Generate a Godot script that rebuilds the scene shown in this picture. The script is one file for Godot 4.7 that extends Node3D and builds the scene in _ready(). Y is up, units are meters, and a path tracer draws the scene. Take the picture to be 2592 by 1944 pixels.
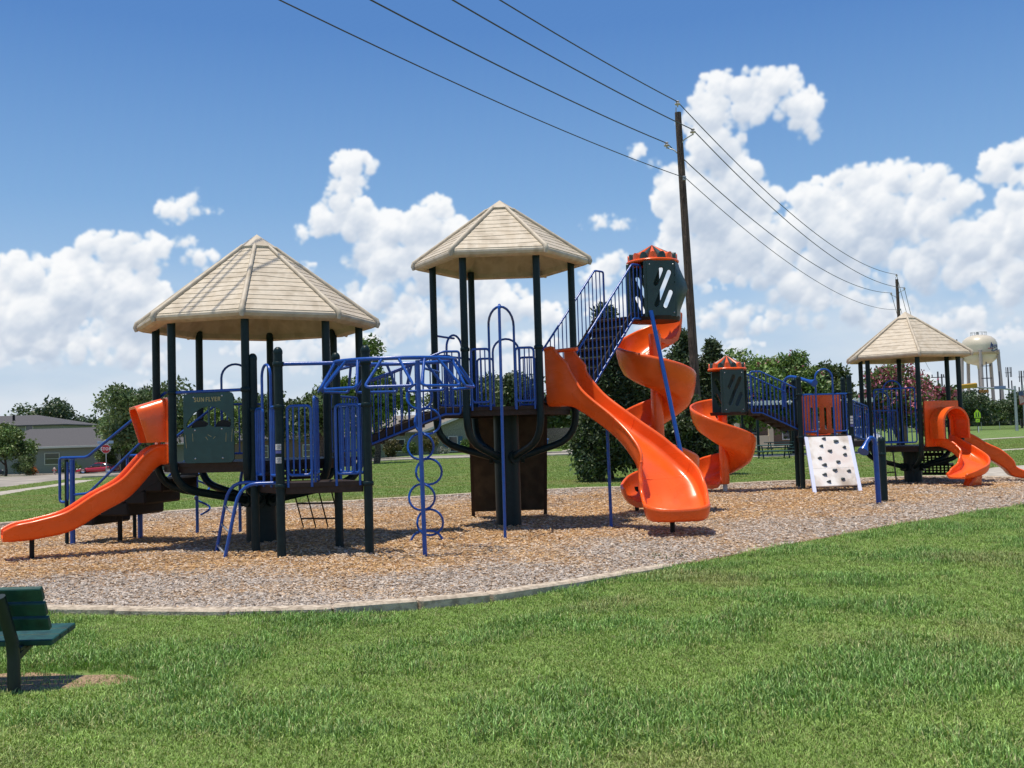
extends Node3D
# A park playground at midday: two play structures on a wood-chip bed, lawns, a street with houses behind.

class MB:
	var v := PackedVector3Array()
	var n := PackedVector3Array()
	var c := PackedColorArray()
	var ix := PackedInt32Array()
	var tint := Color.WHITE
	var tinted := false

	func vert(p: Vector3, nn: Vector3) -> int:
		v.append(p); n.append(nn)
		c.append(tint)
		return v.size() - 1

	func face(a: int, b: int, d: int) -> void:
		# front faces run clockwise: keep the winding in step with the normals
		var g := (v[b] - v[a]).cross(v[d] - v[a])
		if g.dot(n[a] + n[b] + n[d]) > 0.0:
			ix.append(a); ix.append(d); ix.append(b)
		else:
			ix.append(a); ix.append(b); ix.append(d)

	func tri(a: Vector3, b: Vector3, d: Vector3, out: Vector3) -> void:
		var nn := (b - a).cross(d - a).normalized()
		if nn.dot(out) < 0.0: nn = -nn
		face(vert(a, nn), vert(b, nn), vert(d, nn))

	func quad(a: Vector3, b: Vector3, d: Vector3, e: Vector3, out: Vector3) -> void:
		var nn := (d - a).cross(e - b).normalized()
		if nn.dot(out) < 0.0: nn = -nn
		var i := vert(a, nn); var j := vert(b, nn); var k := vert(d, nn); var l := vert(e, nn)
		face(i, j, k); face(i, k, l)

	func box(at: Vector3, size: Vector3, b := Basis.IDENTITY, ch := 0.008) -> void:
		var h := size * 0.5
		var q := minf(ch, minf(h.x, minf(h.y, h.z)) * 0.6)
		for ax in 3:
			for s in [-1.0, 1.0]:
				var o := Vector3.ZERO; o[ax] = s
				var u := (ax + 1) % 3; var w := (ax + 2) % 3
				var pts := []
				for k in [[-1, -1], [1, -1], [1, 1], [-1, 1]]:
					var p := Vector3.ZERO
					p[ax] = s * h[ax]; p[u] = k[0] * (h[u] - q); p[w] = k[1] * (h[w] - q)
					pts.append(at + b * p)
				quad(pts[0], pts[1], pts[2], pts[3], b * o)
		if q <= 0.0005: return
		for ax in 3:
			var u := (ax + 1) % 3; var w := (ax + 2) % 3
			for su in [-1.0, 1.0]:
				for sw in [-1.0, 1.0]:
					var pts := []
					for e in [-1.0, 1.0]:
						var p := Vector3.ZERO; var r := Vector3.ZERO
						p[ax] = e * (h[ax] - q); r[ax] = p[ax]
						p[u] = su * h[u]; p[w] = sw * (h[w] - q)
						r[u] = su * (h[u] - q); r[w] = sw * h[w]
						pts.append(at + b * p); pts.append(at + b * r)
					var o := Vector3.ZERO; o[u] = su; o[w] = sw
					quad(pts[0], pts[1], pts[3], pts[2], b * o)
		for sx in [-1.0, 1.0]:
			for sy in [-1.0, 1.0]:
				for sz in [-1.0, 1.0]:
					var s := Vector3(sx, sy, sz)
					tri(at + b * (s * Vector3(h.x, h.y - q, h.z - q)), at + b * (s * Vector3(h.x - q, h.y, h.z - q)), at + b * (s * Vector3(h.x - q, h.y - q, h.z)), b * s)

	func bar(p: Vector3, r: Vector3, w: float, t: float, up := Vector3.UP, ch := 0.004) -> void:
		# a beam from p to r, w wide across and t thick along up
		var d := (r - p)
		var z := d.normalized()
		var x := up.cross(z).normalized()
		box((p + r) * 0.5, Vector3(w, t, d.length()), Basis(x, z.cross(x), z), ch)

	func tube(path: PackedVector3Array, r, sides := 8, caps := true, closed := false, flat := 1.0, ref := Vector3.ZERO) -> void:
		var m := path.size()
		var t := (path[1] - path[0]).normalized()
		var u := t.cross(Vector3.UP if absf(t.y) < 0.9 else Vector3.RIGHT).normalized()
		if ref != Vector3.ZERO: u = ref.cross(t).normalized()
		var rows := []
		for i in m:
			var a := path[maxi(i - 1, 0)] if not closed else path[(i - 1 + m) % m]
			var b := path[mini(i + 1, m - 1)] if not closed else path[(i + 1) % m]
			t = (b - a).normalized()
			u = (u - t * u.dot(t)).normalized()
			var w := t.cross(u)
			var rr: float = r if (r is float) else r[i]
			var row := PackedInt32Array()
			for k in sides:
				var an := TAU * k / sides
				var d := u * cos(an) + w * sin(an) * flat
				var nn := (u * cos(an) * flat + w * sin(an)).normalized()
				row.append(vert(path[i] + d * rr, nn))
			rows.append(row)
		for i in (m if closed else m - 1):
			var p: PackedInt32Array = rows[i]; var q: PackedInt32Array = rows[(i + 1) % m]
			for k in sides:
				var k2 := (k + 1) % sides
				face(p[k], p[k2], q[k2]); face(p[k], q[k2], q[k])
		if caps and not closed:
			for e in [0, m - 1]:
				var out := (path[0] - path[1]).normalized() if e == 0 else (path[m - 1] - path[m - 2]).normalized()
				var ce := vert(path[e], out)
				var row: PackedInt32Array = rows[e]
				var rim := PackedInt32Array()
				for k in sides: rim.append(vert(v[row[k]], out))
				for k in sides: face(ce, rim[k], rim[(k + 1) % sides])

	func pipe(points: Array, r: float, bend := 0.08, sides := 8, closed := false) -> void:
		tube(MB.rounded(points, bend), r, sides, true, closed)

	static func rounded(points: Array, bend: float, steps := 5) -> PackedVector3Array:
		var out := PackedVector3Array()
		out.append(points[0])
		for i in range(1, points.size() - 1):
			var p: Vector3 = points[i]
			var a: Vector3 = points[i - 1]; var b: Vector3 = points[i + 1]
			var da := minf(bend, p.distance_to(a) * 0.48); var db := minf(bend, p.distance_to(b) * 0.48)
			var s := p + (a - p).normalized() * da; var e := p + (b - p).normalized() * db
			for k in steps + 1:
				var t := float(k) / steps
				out.append(s.lerp(p, t).lerp(p.lerp(e, t), t))
		out.append(points[points.size() - 1])
		return out

	func lathe(profile: Array, segs: int, at: Vector3, b := Basis.IDENTITY) -> void:
		# profile of (radius, height); a doubled point makes a sharp edge
		var rows := []
		for i in profile.size():
			var a: Vector2 = profile[maxi(i - 1, 0)]; var e: Vector2 = profile[mini(i + 1, profile.size() - 1)]
			var p: Vector2 = profile[i]
			if a == p and i > 0: a = p
			if e == p: e = p
			var d := (e - a)
			var nn := Vector2(d.y, -d.x).normalized()
			var row := PackedInt32Array()
			for k in segs:
				var an := TAU * k / segs
				row.append(vert(at + b * Vector3(p.x * cos(an), p.y, p.x * sin(an)), b * Vector3(nn.x * cos(an), nn.y, nn.x * sin(an))))
			rows.append(row)
		for i in profile.size() - 1:
			if profile[i] == profile[i + 1]: continue
			for k in segs:
				var k2 := (k + 1) % segs
				face(rows[i][k], rows[i][k2], rows[i + 1][k2]); face(rows[i][k], rows[i + 1][k2], rows[i + 1][k])

	func loft(rings: Array, closed := true, caps := true) -> void:
		# closed sections joined one after another, smooth all over
		var m: int = rings[0].size()
		var base := v.size(); var rn := rings.size()
		var vol := 0.0
		var f := PackedInt32Array()
		for i in rn - 1:
			for k in (m if closed else m - 1):
				var k2 := (k + 1) % m
				f.append_array(PackedInt32Array([i * m + k, i * m + k2, (i + 1) * m + k2, i * m + k, (i + 1) * m + k2, (i + 1) * m + k]))
		var pts := PackedVector3Array()
		for q in rings: pts.append_array(q)
		var ce := pts[0]
		var nr := PackedVector3Array(); nr.resize(pts.size())
		for j in range(0, f.size(), 3):
			var a := pts[f[j]]; var b := pts[f[j + 1]]; var d := pts[f[j + 2]]
			var g := (b - a).cross(d - a)
			vol += (a - ce).dot(g)
			nr[f[j]] += g; nr[f[j + 1]] += g; nr[f[j + 2]] += g
		var s := 1.0 if vol >= 0.0 else -1.0
		for i in pts.size(): vert(pts[i], (nr[i] * s).normalized())
		for j in range(0, f.size(), 3): face(base + f[j], base + f[j + 1], base + f[j + 2])
		if caps:
			for e in [0, rn - 1]:
				var ring: PackedVector3Array = rings[e]; var other: PackedVector3Array = rings[1 if e == 0 else rn - 2]
				var out := ring[0] - other[0]
				for k in range(0, m / 2):
					var l := m - 1 - k
					if k + 1 >= l: break
					quad(ring[k], ring[k + 1], ring[l - 1], ring[l], out) if k + 1 != l - 1 else tri(ring[k], ring[k + 1], ring[l], out)

	func slab(polys: Array, outlines: Array, f: Transform3D, t: float) -> void:
		# flat pieces (2D polygons) as a panel: local x, y in the plane, thickness t along local z (0 to -t)
		for p in polys:
			var ids := Geometry2D.triangulate_polygon(p)
			for j in range(0, ids.size(), 3):
				var a: Vector2 = p[ids[j]]; var b: Vector2 = p[ids[j + 1]]; var d: Vector2 = p[ids[j + 2]]
				for z in [0.0, -t]:
					tri(f * Vector3(a.x, a.y, z), f * Vector3(b.x, b.y, z), f * Vector3(d.x, d.y, z), f.basis.z * (1.0 if z == 0.0 else -1.0))
		for oi in outlines.size():
			var o: PackedVector2Array = outlines[oi]
			var ccw := not Geometry2D.is_polygon_clockwise(o)
			for k in o.size():
				var a := o[k]; var b := o[(k + 1) % o.size()]
				var d := (b - a)
				var out := Vector2(d.y, -d.x) if ccw else Vector2(-d.y, d.x)
				if oi > 0: out = -out
				quad(f * Vector3(a.x, a.y, 0), f * Vector3(b.x, b.y, 0), f * Vector3(b.x, b.y, -t), f * Vector3(a.x, a.y, -t), f.basis * Vector3(out.x, out.y, 0))

	func mesh() -> ArrayMesh:
		var a := []; a.resize(Mesh.ARRAY_MAX)
		a[Mesh.ARRAY_VERTEX] = v; a[Mesh.ARRAY_NORMAL] = n; a[Mesh.ARRAY_INDEX] = ix
		if tinted: a[Mesh.ARRAY_COLOR] = c
		var m := ArrayMesh.new()
		m.add_surface_from_arrays(Mesh.PRIMITIVE_TRIANGLES, a)
		return m

var M := {}
var used := {}
var rng := RandomNumberGenerator.new()

func _ready() -> void:
	var cam := Camera3D.new()
	cam.name = "camera"; add_child(cam, true)
	cam.position = Vector3(0, 1.6, 0)
	cam.rotation_order = EULER_ORDER_YXZ
	cam.rotation = Vector3(deg_to_rad(2.95), 0.0, deg_to_rad(-1.7))
	cam.fov = 41.0; cam.near = 0.1; cam.far = 3000.0
	cam.current = true
	var env := Environment.new()
	env.background_mode = Environment.BG_SKY
	var sky := Sky.new(); sky.sky_material = make_sky(); env.sky = sky
	env.background_energy_multiplier = 1.0
	env.tonemap_mode = Environment.TONE_MAPPER_LINEAR
	env.tonemap_exposure = 1.0
	env.sdfgi_enabled = true; env.ssao_enabled = true; env.ssil_enabled = true
	var we := WorldEnvironment.new(); we.name = "sky_and_air"; we.environment = env; add_child(we, true)
	var sun := DirectionalLight3D.new()
	sun.name = "sun"; add_child(sun, true)
	sun.light_color = Color(1.0, 0.965, 0.9); sun.light_energy = 1.5; sun.light_angular_distance = 0.53; sun.shadow_enabled = true
	sun.look_at_from_position(Vector3(-0.16, 1.0, 0.03), Vector3.ZERO, Vector3.FORWARD)
	materials()
	build_ground()
	build_street()
	build_houses()
	build_left_structure()
	build_right_structure()
	build_shelter()
	build_power_line()
	build_far_right()
	build_bench()
	build_trees()
	build_grass()

func numbered(parent: Node, called: String) -> String:
	var key := str(parent.get_instance_id()) + called
	var k: int = used.get(key, 0)
	used[key] = k + 1
	return called if k == 0 else "%s_%03d" % [called, k]

func thing(called: String, label: String, category: String, at := Vector3.ZERO, group := "") -> Node3D:
	var o := Node3D.new()
	o.name = numbered(self, called); add_child(o, true); o.position = at
	tag(o, label, category, group)
	return o

func tag(o: Node, label: String, category := "", group := "") -> void:
	o.set_meta("label", label)
	if category: o.set_meta("category", category)
	if group: o.set_meta("group", group)

func put(called: String, mb: MB, m: Material, parent: Node3D = self, tinted := false) -> MeshInstance3D:
	# one mesh as a child of parent; mb holds world places, moved into the parent's own axes by the origin of the thing
	var o := MeshInstance3D.new()
	mb.tinted = tinted
	o.mesh = mb.mesh(); o.material_override = m
	o.name = numbered(parent, called); parent.add_child(o, true)
	if parent != self:
		var top: Node = parent
		var back := Vector3.ZERO
		while top != self:
			back += (top as Node3D).position
			top = top.get_parent()
		o.position = -back
	return o

func setting(o: Node, label := "") -> Node:
	o.set_meta("kind", "structure")
	if label: o.set_meta("label", label)
	return o

func lin(r: float, g: float, b: float) -> Color:
	return Color(r, g, b).linear_to_srgb()

func mat(r: float, g: float, b: float, rough := 0.6, metal := 0.0) -> StandardMaterial3D:
	var m := StandardMaterial3D.new()
	m.albedo_color = lin(r, g, b); m.roughness = rough; m.metallic = metal
	return m

func noise_tex(freq: float, ramp: Array, seed_: int, size := 512, octaves := 5, kind := FastNoiseLite.TYPE_SIMPLEX_SMOOTH) -> NoiseTexture2D:
	var f := FastNoiseLite.new()
	f.noise_type = kind; f.frequency = freq; f.fractal_octaves = octaves; f.seed = seed_
	var t := NoiseTexture2D.new()
	t.width = size; t.height = size; t.seamless = true; t.noise = f
	if ramp.size():
		var g := Gradient.new()
		g.offsets = PackedFloat32Array(ramp.map(func(x): return x[0]))
		g.colors = PackedColorArray(ramp.map(func(x): return x[1]))
		t.color_ramp = g
	return t

func bump_tex(freq: float, seed_: int, strength: float, size := 512) -> NoiseTexture2D:
	var t := noise_tex(freq, [], seed_, size)
	t.as_normal_map = true; t.bump_strength = strength
	return t

func textured(m: StandardMaterial3D, t: Texture2D, scale: float, nrm: Texture2D = null, amount := 1.0) -> StandardMaterial3D:
	m.uv1_triplanar = true; m.uv1_world_triplanar = true; m.uv1_scale = Vector3.ONE * scale
	if t: m.albedo_texture = t
	if nrm:
		m.normal_enabled = true; m.normal_texture = nrm; m.normal_scale = amount
	return m

func greys(lo: float, hi: float) -> Array:
	return [[0.25, Color(lo, lo, lo)], [0.75, Color(hi, hi, hi)]]

func materials() -> void:
	var scuff := noise_tex(0.02, greys(0.9, 1.0), 3, 256)
	var grain := bump_tex(0.08, 4, 2.0, 256)
	M.orange = textured(mat(0.98, 0.135, 0.016, 0.28), noise_tex(0.01, [[0.2, Color(0.93, 0.91, 0.91)], [0.5, Color(0.985, 0.985, 0.985)], [0.75, Color(1, 1, 1)]], 5, 512), 0.35, bump_tex(0.02, 41, 0.7, 256), 0.35)
	M.orange.roughness = 1.0; M.orange.roughness_texture = noise_tex(0.012, greys(0.2, 0.34), 42, 512)
	M.post = textured(mat(0.012, 0.03, 0.034, 0.4), scuff, 1.3, grain, 0.12)
	M.green = textured(mat(0.016, 0.075, 0.072, 0.42), scuff, 0.9, grain, 0.15)
	M.podgreen = textured(mat(0.022, 0.06, 0.058, 0.42), scuff, 0.9, grain, 0.15)
	M.blue = textured(mat(0.014, 0.096, 0.45, 0.28), scuff, 1.1, grain, 0.08)
	M.brown = textured(mat(0.05, 0.036, 0.03, 0.55), scuff, 1.2, grain, 0.3)
	M.black = textured(mat(0.02, 0.02, 0.021, 0.5), scuff, 1.2, grain, 0.2)
	M.roof = textured(mat(0.62, 0.54, 0.425, 0.6), noise_tex(0.012, [[0.2, Color(0.84, 0.82, 0.79)], [0.5, Color(1, 1, 1)], [0.8, Color(0.92, 0.9, 0.87)]], 7), 0.4, bump_tex(0.15, 8, 1.5), 0.25)
	M.white = textured(mat(0.8, 0.78, 0.75, 0.45), noise_tex(0.006, [[0.22, Color(0.72, 0.66, 0.6)], [0.42, Color(0.97, 0.95, 0.93)], [0.6, Color(1, 1, 1)], [0.85, Color(0.95, 0.9, 0.88)]], 9), 0.35)
	M.whitefaded = mat(0.62, 0.66, 0.86, 0.5)
	M.hold = textured(mat(0.09, 0.12, 0.13, 0.7), scuff, 3.0, grain, 0.6)
	M.tan = textured(mat(0.07, 0.055, 0.036, 0.75), noise_tex(0.01, greys(0.65, 1.0), 12), 0.5, bump_tex(0.012, 13, 3.0), 0.6)
	M.steel = mat(0.62, 0.63, 0.65, 0.3, 0.9)
	M.galv = textured(mat(0.5, 0.52, 0.54, 0.5, 0.6), scuff, 0.6)
	M.paper = mat(0.7, 0.7, 0.68, 0.6)
	M.ink = mat(0.05, 0.05, 0.07, 0.6)
	M.gold = mat(0.42, 0.36, 0.16, 0.5)
	M.sticker_blue = mat(0.12, 0.14, 0.4, 0.5)
	M.concrete = textured(mat(0.62, 0.52, 0.4, 0.9), noise_tex(0.03, [[0.2, Color(0.72, 0.7, 0.68)], [0.6, Color(1, 1, 1)]], 15), 0.6, bump_tex(0.12, 16, 3.0), 0.5)
	M.road = textured(mat(0.4, 0.355, 0.3, 0.9), noise_tex(0.01, greys(0.8, 1.0), 17), 0.05)
	M.path = textured(mat(0.52, 0.47, 0.39, 0.9), noise_tex(0.02, greys(0.82, 1.0), 18), 0.2)
	M.lawn = textured(mat(0.175, 0.26, 0.062, 0.95), noise_tex(0.012, [[0.2, Color(0.8, 0.86, 0.72)], [0.42, Color(0.94, 0.98, 0.9)], [0.62, Color(1.0, 1.0, 1.0)], [0.85, Color(1.0, 0.95, 0.9)]], 19, 1024, 6), 0.045, bump_tex(0.2, 20, 6.0, 512), 0.8)
	M.blade = mat(1, 1, 1, 0.55)
	M.blade.vertex_color_use_as_albedo = true
	M.blade.backlight_enabled = true; M.blade.backlight = Color(0.55, 0.55, 0.3)
	M.bed = textured(mat(0.62, 0.5, 0.39, 0.95), noise_tex(0.03, [[0.15, Color(0.35, 0.3, 0.27)], [0.45, Color(0.78, 0.72, 0.66)], [0.8, Color(1, 0.95, 0.88)]], 21, 1024, 6), 1.1, bump_tex(0.12, 22, 8.0, 512), 1.0)
	M.bed.vertex_color_use_as_albedo = true
	M.chip = mat(1, 1, 1, 0.85)
	M.chip.vertex_color_use_as_albedo = true
	M.leaf = mat(1, 1, 1, 0.5)
	M.leaf.vertex_color_use_as_albedo = true
	M.leaf.backlight_enabled = true; M.leaf.backlight = Color(0.5, 0.5, 0.25)
	M.bark = textured(mat(0.16, 0.12, 0.09, 0.95), noise_tex(0.03, greys(0.5, 1.0), 23, 256), 0.8, bump_tex(0.06, 24, 6.0, 256), 0.8)
	M.pole = textured(mat(0.15, 0.105, 0.08, 0.9), noise_tex(0.02, greys(0.6, 1.0), 25, 256), 0.9, bump_tex(0.06, 26, 4.0, 256), 0.5)
	M.pole.uv1_scale = Vector3(2.4, 0.18, 2.4)
	M.wire = mat(0.05, 0.055, 0.065, 0.5)
	M.porcelain = mat(0.55, 0.5, 0.48, 0.3)
	M.shingle = textured(mat(0.135, 0.13, 0.135, 0.9), noise_tex(0.12, greys(0.6, 1.0), 27, 512), 0.3)
	M.shingle_tan = textured(mat(0.3, 0.27, 0.23, 0.9), noise_tex(0.12, greys(0.7, 1.0), 28, 512), 0.3)
	M.brick_grey = textured(mat(0.33, 0.335, 0.32, 0.85), noise_tex(0.1, greys(0.75, 1.0), 29, 512), 0.4)
	M.siding = textured(mat(0.3, 0.31, 0.23, 0.8), noise_tex(0.05, greys(0.85, 1.0), 30, 256), 0.4)
	M.brick_brown = textured(mat(0.26, 0.17, 0.12, 0.85), noise_tex(0.1, greys(0.7, 1.0), 31, 512), 0.5)
	M.cream = mat(0.55, 0.47, 0.34, 0.7)
	M.trim = mat(0.62, 0.6, 0.55, 0.6)
	M.glass = mat(0.03, 0.035, 0.04, 0.06)
	M.glass.metallic_specular = 0.9
	M.fence = textured(mat(0.24, 0.21, 0.18, 0.9), noise_tex(0.04, greys(0.65, 1.0), 32, 256), 0.7)
	M.bin = mat(0.02, 0.1, 0.33, 0.5)
	M.carred = mat(0.42, 0.008, 0.03, 0.3); M.carred.clearcoat_enabled = true; M.carred.clearcoat = 0.8; M.carred.clearcoat_roughness = 0.06
	M.cardark = mat(0.02, 0.015, 0.05, 0.3); M.cardark.clearcoat_enabled = true; M.cardark.clearcoat = 0.9; M.cardark.clearcoat_roughness = 0.05
	M.carwhite = mat(0.6, 0.62, 0.64, 0.3); M.carwhite.clearcoat_enabled = true; M.carwhite.clearcoat_roughness = 0.06
	M.tyre = mat(0.02, 0.02, 0.02, 0.85)
	M.tank = textured(mat(0.74, 0.66, 0.52, 0.35), noise_tex(0.01, greys(0.9, 1.0), 33, 256), 0.03)
	M.tankleg = mat(0.42, 0.36, 0.34, 0.5)
	M.logo_blue = mat(0.05, 0.08, 0.22, 0.5)
	M.logo_red = mat(0.3, 0.06, 0.1, 0.5)
	M.signred = mat(0.5, 0.02, 0.03, 0.4)
	M.signwhite = mat(0.75, 0.75, 0.75, 0.4)
	M.signgreen = mat(0.03, 0.12, 0.2, 0.4)
	M.schoolgreen = mat(0.62, 0.95, 0.03, 0.4)
	M.signalyellow = mat(0.5, 0.28, 0.02, 0.5)
	M.lens = mat(0.5, 0.25, 0.08, 0.3)
	M.banner_red = mat(0.42, 0.1, 0.07, 0.7)
	M.banner_blue = mat(0.08, 0.1, 0.2, 0.7)
	M.hydrant = mat(0.55, 0.42, 0.38, 0.5)
	M.benchgreen = textured(mat(0.008, 0.075, 0.06, 0.5), noise_tex(0.02, greys(0.75, 1.0), 34, 256), 1.5, grain, 0.25)
	M.benchframe = textured(mat(0.012, 0.026, 0.024, 0.45), scuff, 1.3, grain, 0.15)
	M.table = mat(0.06, 0.14, 0.13, 0.5)
	for q in [M.post, M.black, M.brown]: q.metallic_specular = 0.3
	M.poles_far = mat(0.09, 0.08, 0.1, 0.8)

# ---------------------------------------------------------------- sky

const CLOUDS := [-25.3,8.7,1.9,1.2,-22.6,9.4,1.8,0.9,-21.3,10.2,1.8,1.0,-19.9,10.0,1.6,1.1,-19.2,10.5,0.9,0.7,-23.3,7.9,3.4,1.6,-20.4,7.9,1.8,1.4,-25.3,6.6,2.2,1.6,-20.0,6.5,1.9,1.4,-27.8,7.7,1.9,1.6,-29.6,8.5,1.6,1.3,-17.9,12.5,1.1,0.6,-18.2,12.0,0.8,0.3,-17.1,13.2,0.4,0.4,-16.4,12.5,0.7,0.2,-16.9,9.9,1.0,0.6,-17.6,10.8,0.6,0.4,-11.5,9.6,0.8,0.3,-11.5,11.4,0.4,0.5,-13.7,9.0,1.5,0.4,
	-8.6,15.0,1.3,0.8,-8.9,14.1,1.1,0.7,-9.3,13.0,1.1,0.9,-10.1,12.0,0.9,0.9,-8.4,12.1,1.3,1.1,-6.6,11.5,1.3,1.1,-5.6,11.3,1.0,1.0,-4.0,12.6,1.0,0.8,-4.5,11.5,1.3,1.3,-3.2,11.2,1.2,1.1,-6.9,9.9,2.2,1.2,-4.4,9.5,2.3,1.5,-2.3,8.9,2.1,1.3,-7.0,8.0,2.3,1.0,-0.3,7.3,1.8,1.2,2.0,6.7,1.0,0.7,-6.3,6.4,2.3,0.9,-10.3,6.7,1.5,0.8,-2.6,6.9,2.1,1.0,
	5.3,11.7,1.2,0.4,6.6,11.5,0.8,0.3,5.0,11.5,1.0,0.2,7.4,15.4,0.5,0.4,5.9,9.3,1.2,0.7,8.8,10.0,0.6,0.4,4.9,8.7,1.0,0.6,8.6,14.7,0.7,0.3,13.2,18.1,2.2,1.0,11.9,18.3,1.1,0.8,15.2,18.1,1.4,0.9,16.2,16.9,1.4,1.0,16.7,15.9,0.7,0.7,11.4,16.8,1.5,1.2,13.2,17.0,2.0,0.9,11.7,15.0,1.5,1.4,12.8,13.3,1.5,1.3,9.3,13.0,1.1,1.5,11.2,12.1,2.5,2.0,13.9,12.1,1.5,1.0,
	16.9,12.0,1.4,1.1,19.0,12.6,1.6,1.0,20.9,12.7,1.6,1.0,22.4,12.2,1.5,1.0,23.8,11.4,1.1,0.9,20.1,10.9,4.5,1.7,17.7,9.9,4.6,1.9,24.5,9.2,2.7,1.4,12.9,9.8,3.6,1.7,25.9,12.6,1.1,0.9,26.9,13.2,1.0,0.7,26.6,10.8,0.9,0.9,28.4,12.0,1.6,1.3,27.7,9.4,2.0,1.8,9.8,9.5,2.0,1.5,22.0,8.0,3.6,1.2,15.5,7.6,3.2,1.2,18.5,6.0,3.4,1.0,26.5,7.2,2.6,1.2,12.5,6.0,2.6,0.9,24.0,5.4,2.8,0.8,-24.5,5.2,3.0,1.0,-20.5,5.0,2.4,0.9,-15.5,6.6,1.8,0.8,-8.5,5.2,2.0,0.7,-3.0,5.0,2.2,0.8,1.0,5.2,1.6,0.7,6.0,6.8,1.7,0.8,9.0,6.4,1.6,0.8]

func sky_color(e: float) -> Vector3:
	var stops := [[-90.0, 120, 118, 105], [-1.0, 190, 198, 202], [0.0, 208, 218, 228], [4.0, 194, 213, 232], [8.0, 164, 197, 231], [13.0, 130, 173, 220], [22.0, 90, 137, 200], [45.0, 66, 112, 178], [90.0, 50, 92, 160]]
	for i in range(1, stops.size()):
		if e <= stops[i][0]:
			var t: float = (e - stops[i - 1][0]) / (stops[i][0] - stops[i - 1][0])
			return Vector3(stops[i - 1][1], stops[i - 1][2], stops[i - 1][3]).lerp(Vector3(stops[i][1], stops[i][2], stops[i][3]), t)
	return Vector3(50, 92, 160)

func cloud_layer(col: PackedVector3Array, az0: float, el1: float, step: float, w: int, h: int, blobs: PackedFloat32Array, seed_: int, shade: Vector3, bright: Vector3, opacity: float, fine: float) -> void:
	# every blob (azimuth, elevation, two radii) is a heap of round puffs; their common surface is lit from above
	var hf := PackedFloat32Array(); hf.resize(w * h)
	var rr := RandomNumberGenerator.new()
	for b in range(0, blobs.size(), 4):
		rr.seed = seed_ + b * 31
		var rx := blobs[b + 2]; var ry := blobs[b + 3]
		var small := minf(rx, ry)
		for q in 64:
			var px := blobs[b]; var py := blobs[b + 1]; var pr := small * 0.78
			if q == 0: pass
			elif q < 24:
				var a := rr.randf() * TAU; var d := sqrt(rr.randf()) * 0.8
				px += cos(a) * d * rx; py += sin(a) * d * ry
				pr = small * rr.randf_range(0.3, 0.55)
			else:
				var a := rr.randf() * TAU
				if rr.randf() < 0.55: a = rr.randf_range(0.15, PI - 0.15)
				var d := rr.randf_range(0.75, 1.05)
				px += cos(a) * d * rx; py += sin(a) * d * ry
				pr = small * rr.randf_range(0.09, 0.26) + 0.05
			var i0 := maxi(0, int((px - pr - az0) / step)); var i1 := mini(w - 1, int((px + pr - az0) / step))
			var j0 := maxi(0, int((el1 - py - pr) / step)); var j1 := mini(h - 1, int((el1 - py + pr) / step))
			var inv := 1.0 / (pr * pr)
			for j in range(j0, j1 + 1):
				var y := el1 - j * step - py
				for i in range(i0, i1 + 1):
					var x := az0 + i * step - px
					var t := 1.0 - (x * x + y * y) * inv
					if t > 0.0:
						var v := sqrt(t) * pr
						if v > hf[j * w + i]: hf[j * w + i] = v
	var puff := FastNoiseLite.new(); puff.seed = seed_; puff.frequency = 0.9; puff.fractal_octaves = 5; puff.fractal_gain = 0.6; puff.noise_type = FastNoiseLite.TYPE_SIMPLEX_SMOOTH
	var wide := FastNoiseLite.new(); wide.seed = seed_ + 1; wide.frequency = 0.33; wide.fractal_octaves = 4
	for k in w * h:
		if hf[k] > 0.0:
			hf[k] = maxf(0.0001, hf[k] + puff.get_noise_2d(az0 + (k % w) * step, (el1 - (k / w) * step) * 1.1) * fine)
	var o := maxi(1, int(round(0.11 / step)))
	var o2 := maxi(1, int(round(0.4 / step)))
	var above := PackedFloat32Array(); above.resize(w)
	var keep := exp(-step * 0.5)
	for j in h:
		var e := el1 - j * step
		var ju := maxi(0, j - o) * w; var jd := mini(h - 1, j + o) * w
		var ju2 := maxi(0, j - o2) * w; var jd2 := mini(h - 1, j + o2) * w
		for i in w:
			var v := hf[j * w + i]
			if v > 0.0:
				var wd := wide.get_noise_2d(az0 + i * step, e * 1.3)
				var al := smoothstep(0.03, 0.26 + minf(above[i] * 0.22, 0.3), v + wd * (0.16 + minf(above[i], 0.6) * 0.35))
				var gy := (hf[jd + i] - hf[ju + i]) / (2.0 * o * step)
				var gx := (hf[j * w + maxi(0, i - o)] - hf[j * w + mini(w - 1, i + o)]) / (2.0 * o * step)
				var ny := gy / sqrt(1.0 + gx * gx + gy * gy)
				var g2 := (hf[jd2 + i] - hf[ju2 + i]) / (2.0 * o2 * step)
				var lit := 0.8 + 0.2 * ny - 0.05 * gx + clampf(g2, -0.6, 0.6) * 0.3 - minf(above[i] * 0.3, 0.42) + wd * 0.3
				var c := shade.lerp(bright, clampf(lit, 0.0, 1.0))
				col[j * w + i] = col[j * w + i].lerp(c, al * opacity)
			above[i] = above[i] * keep + v * step

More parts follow.
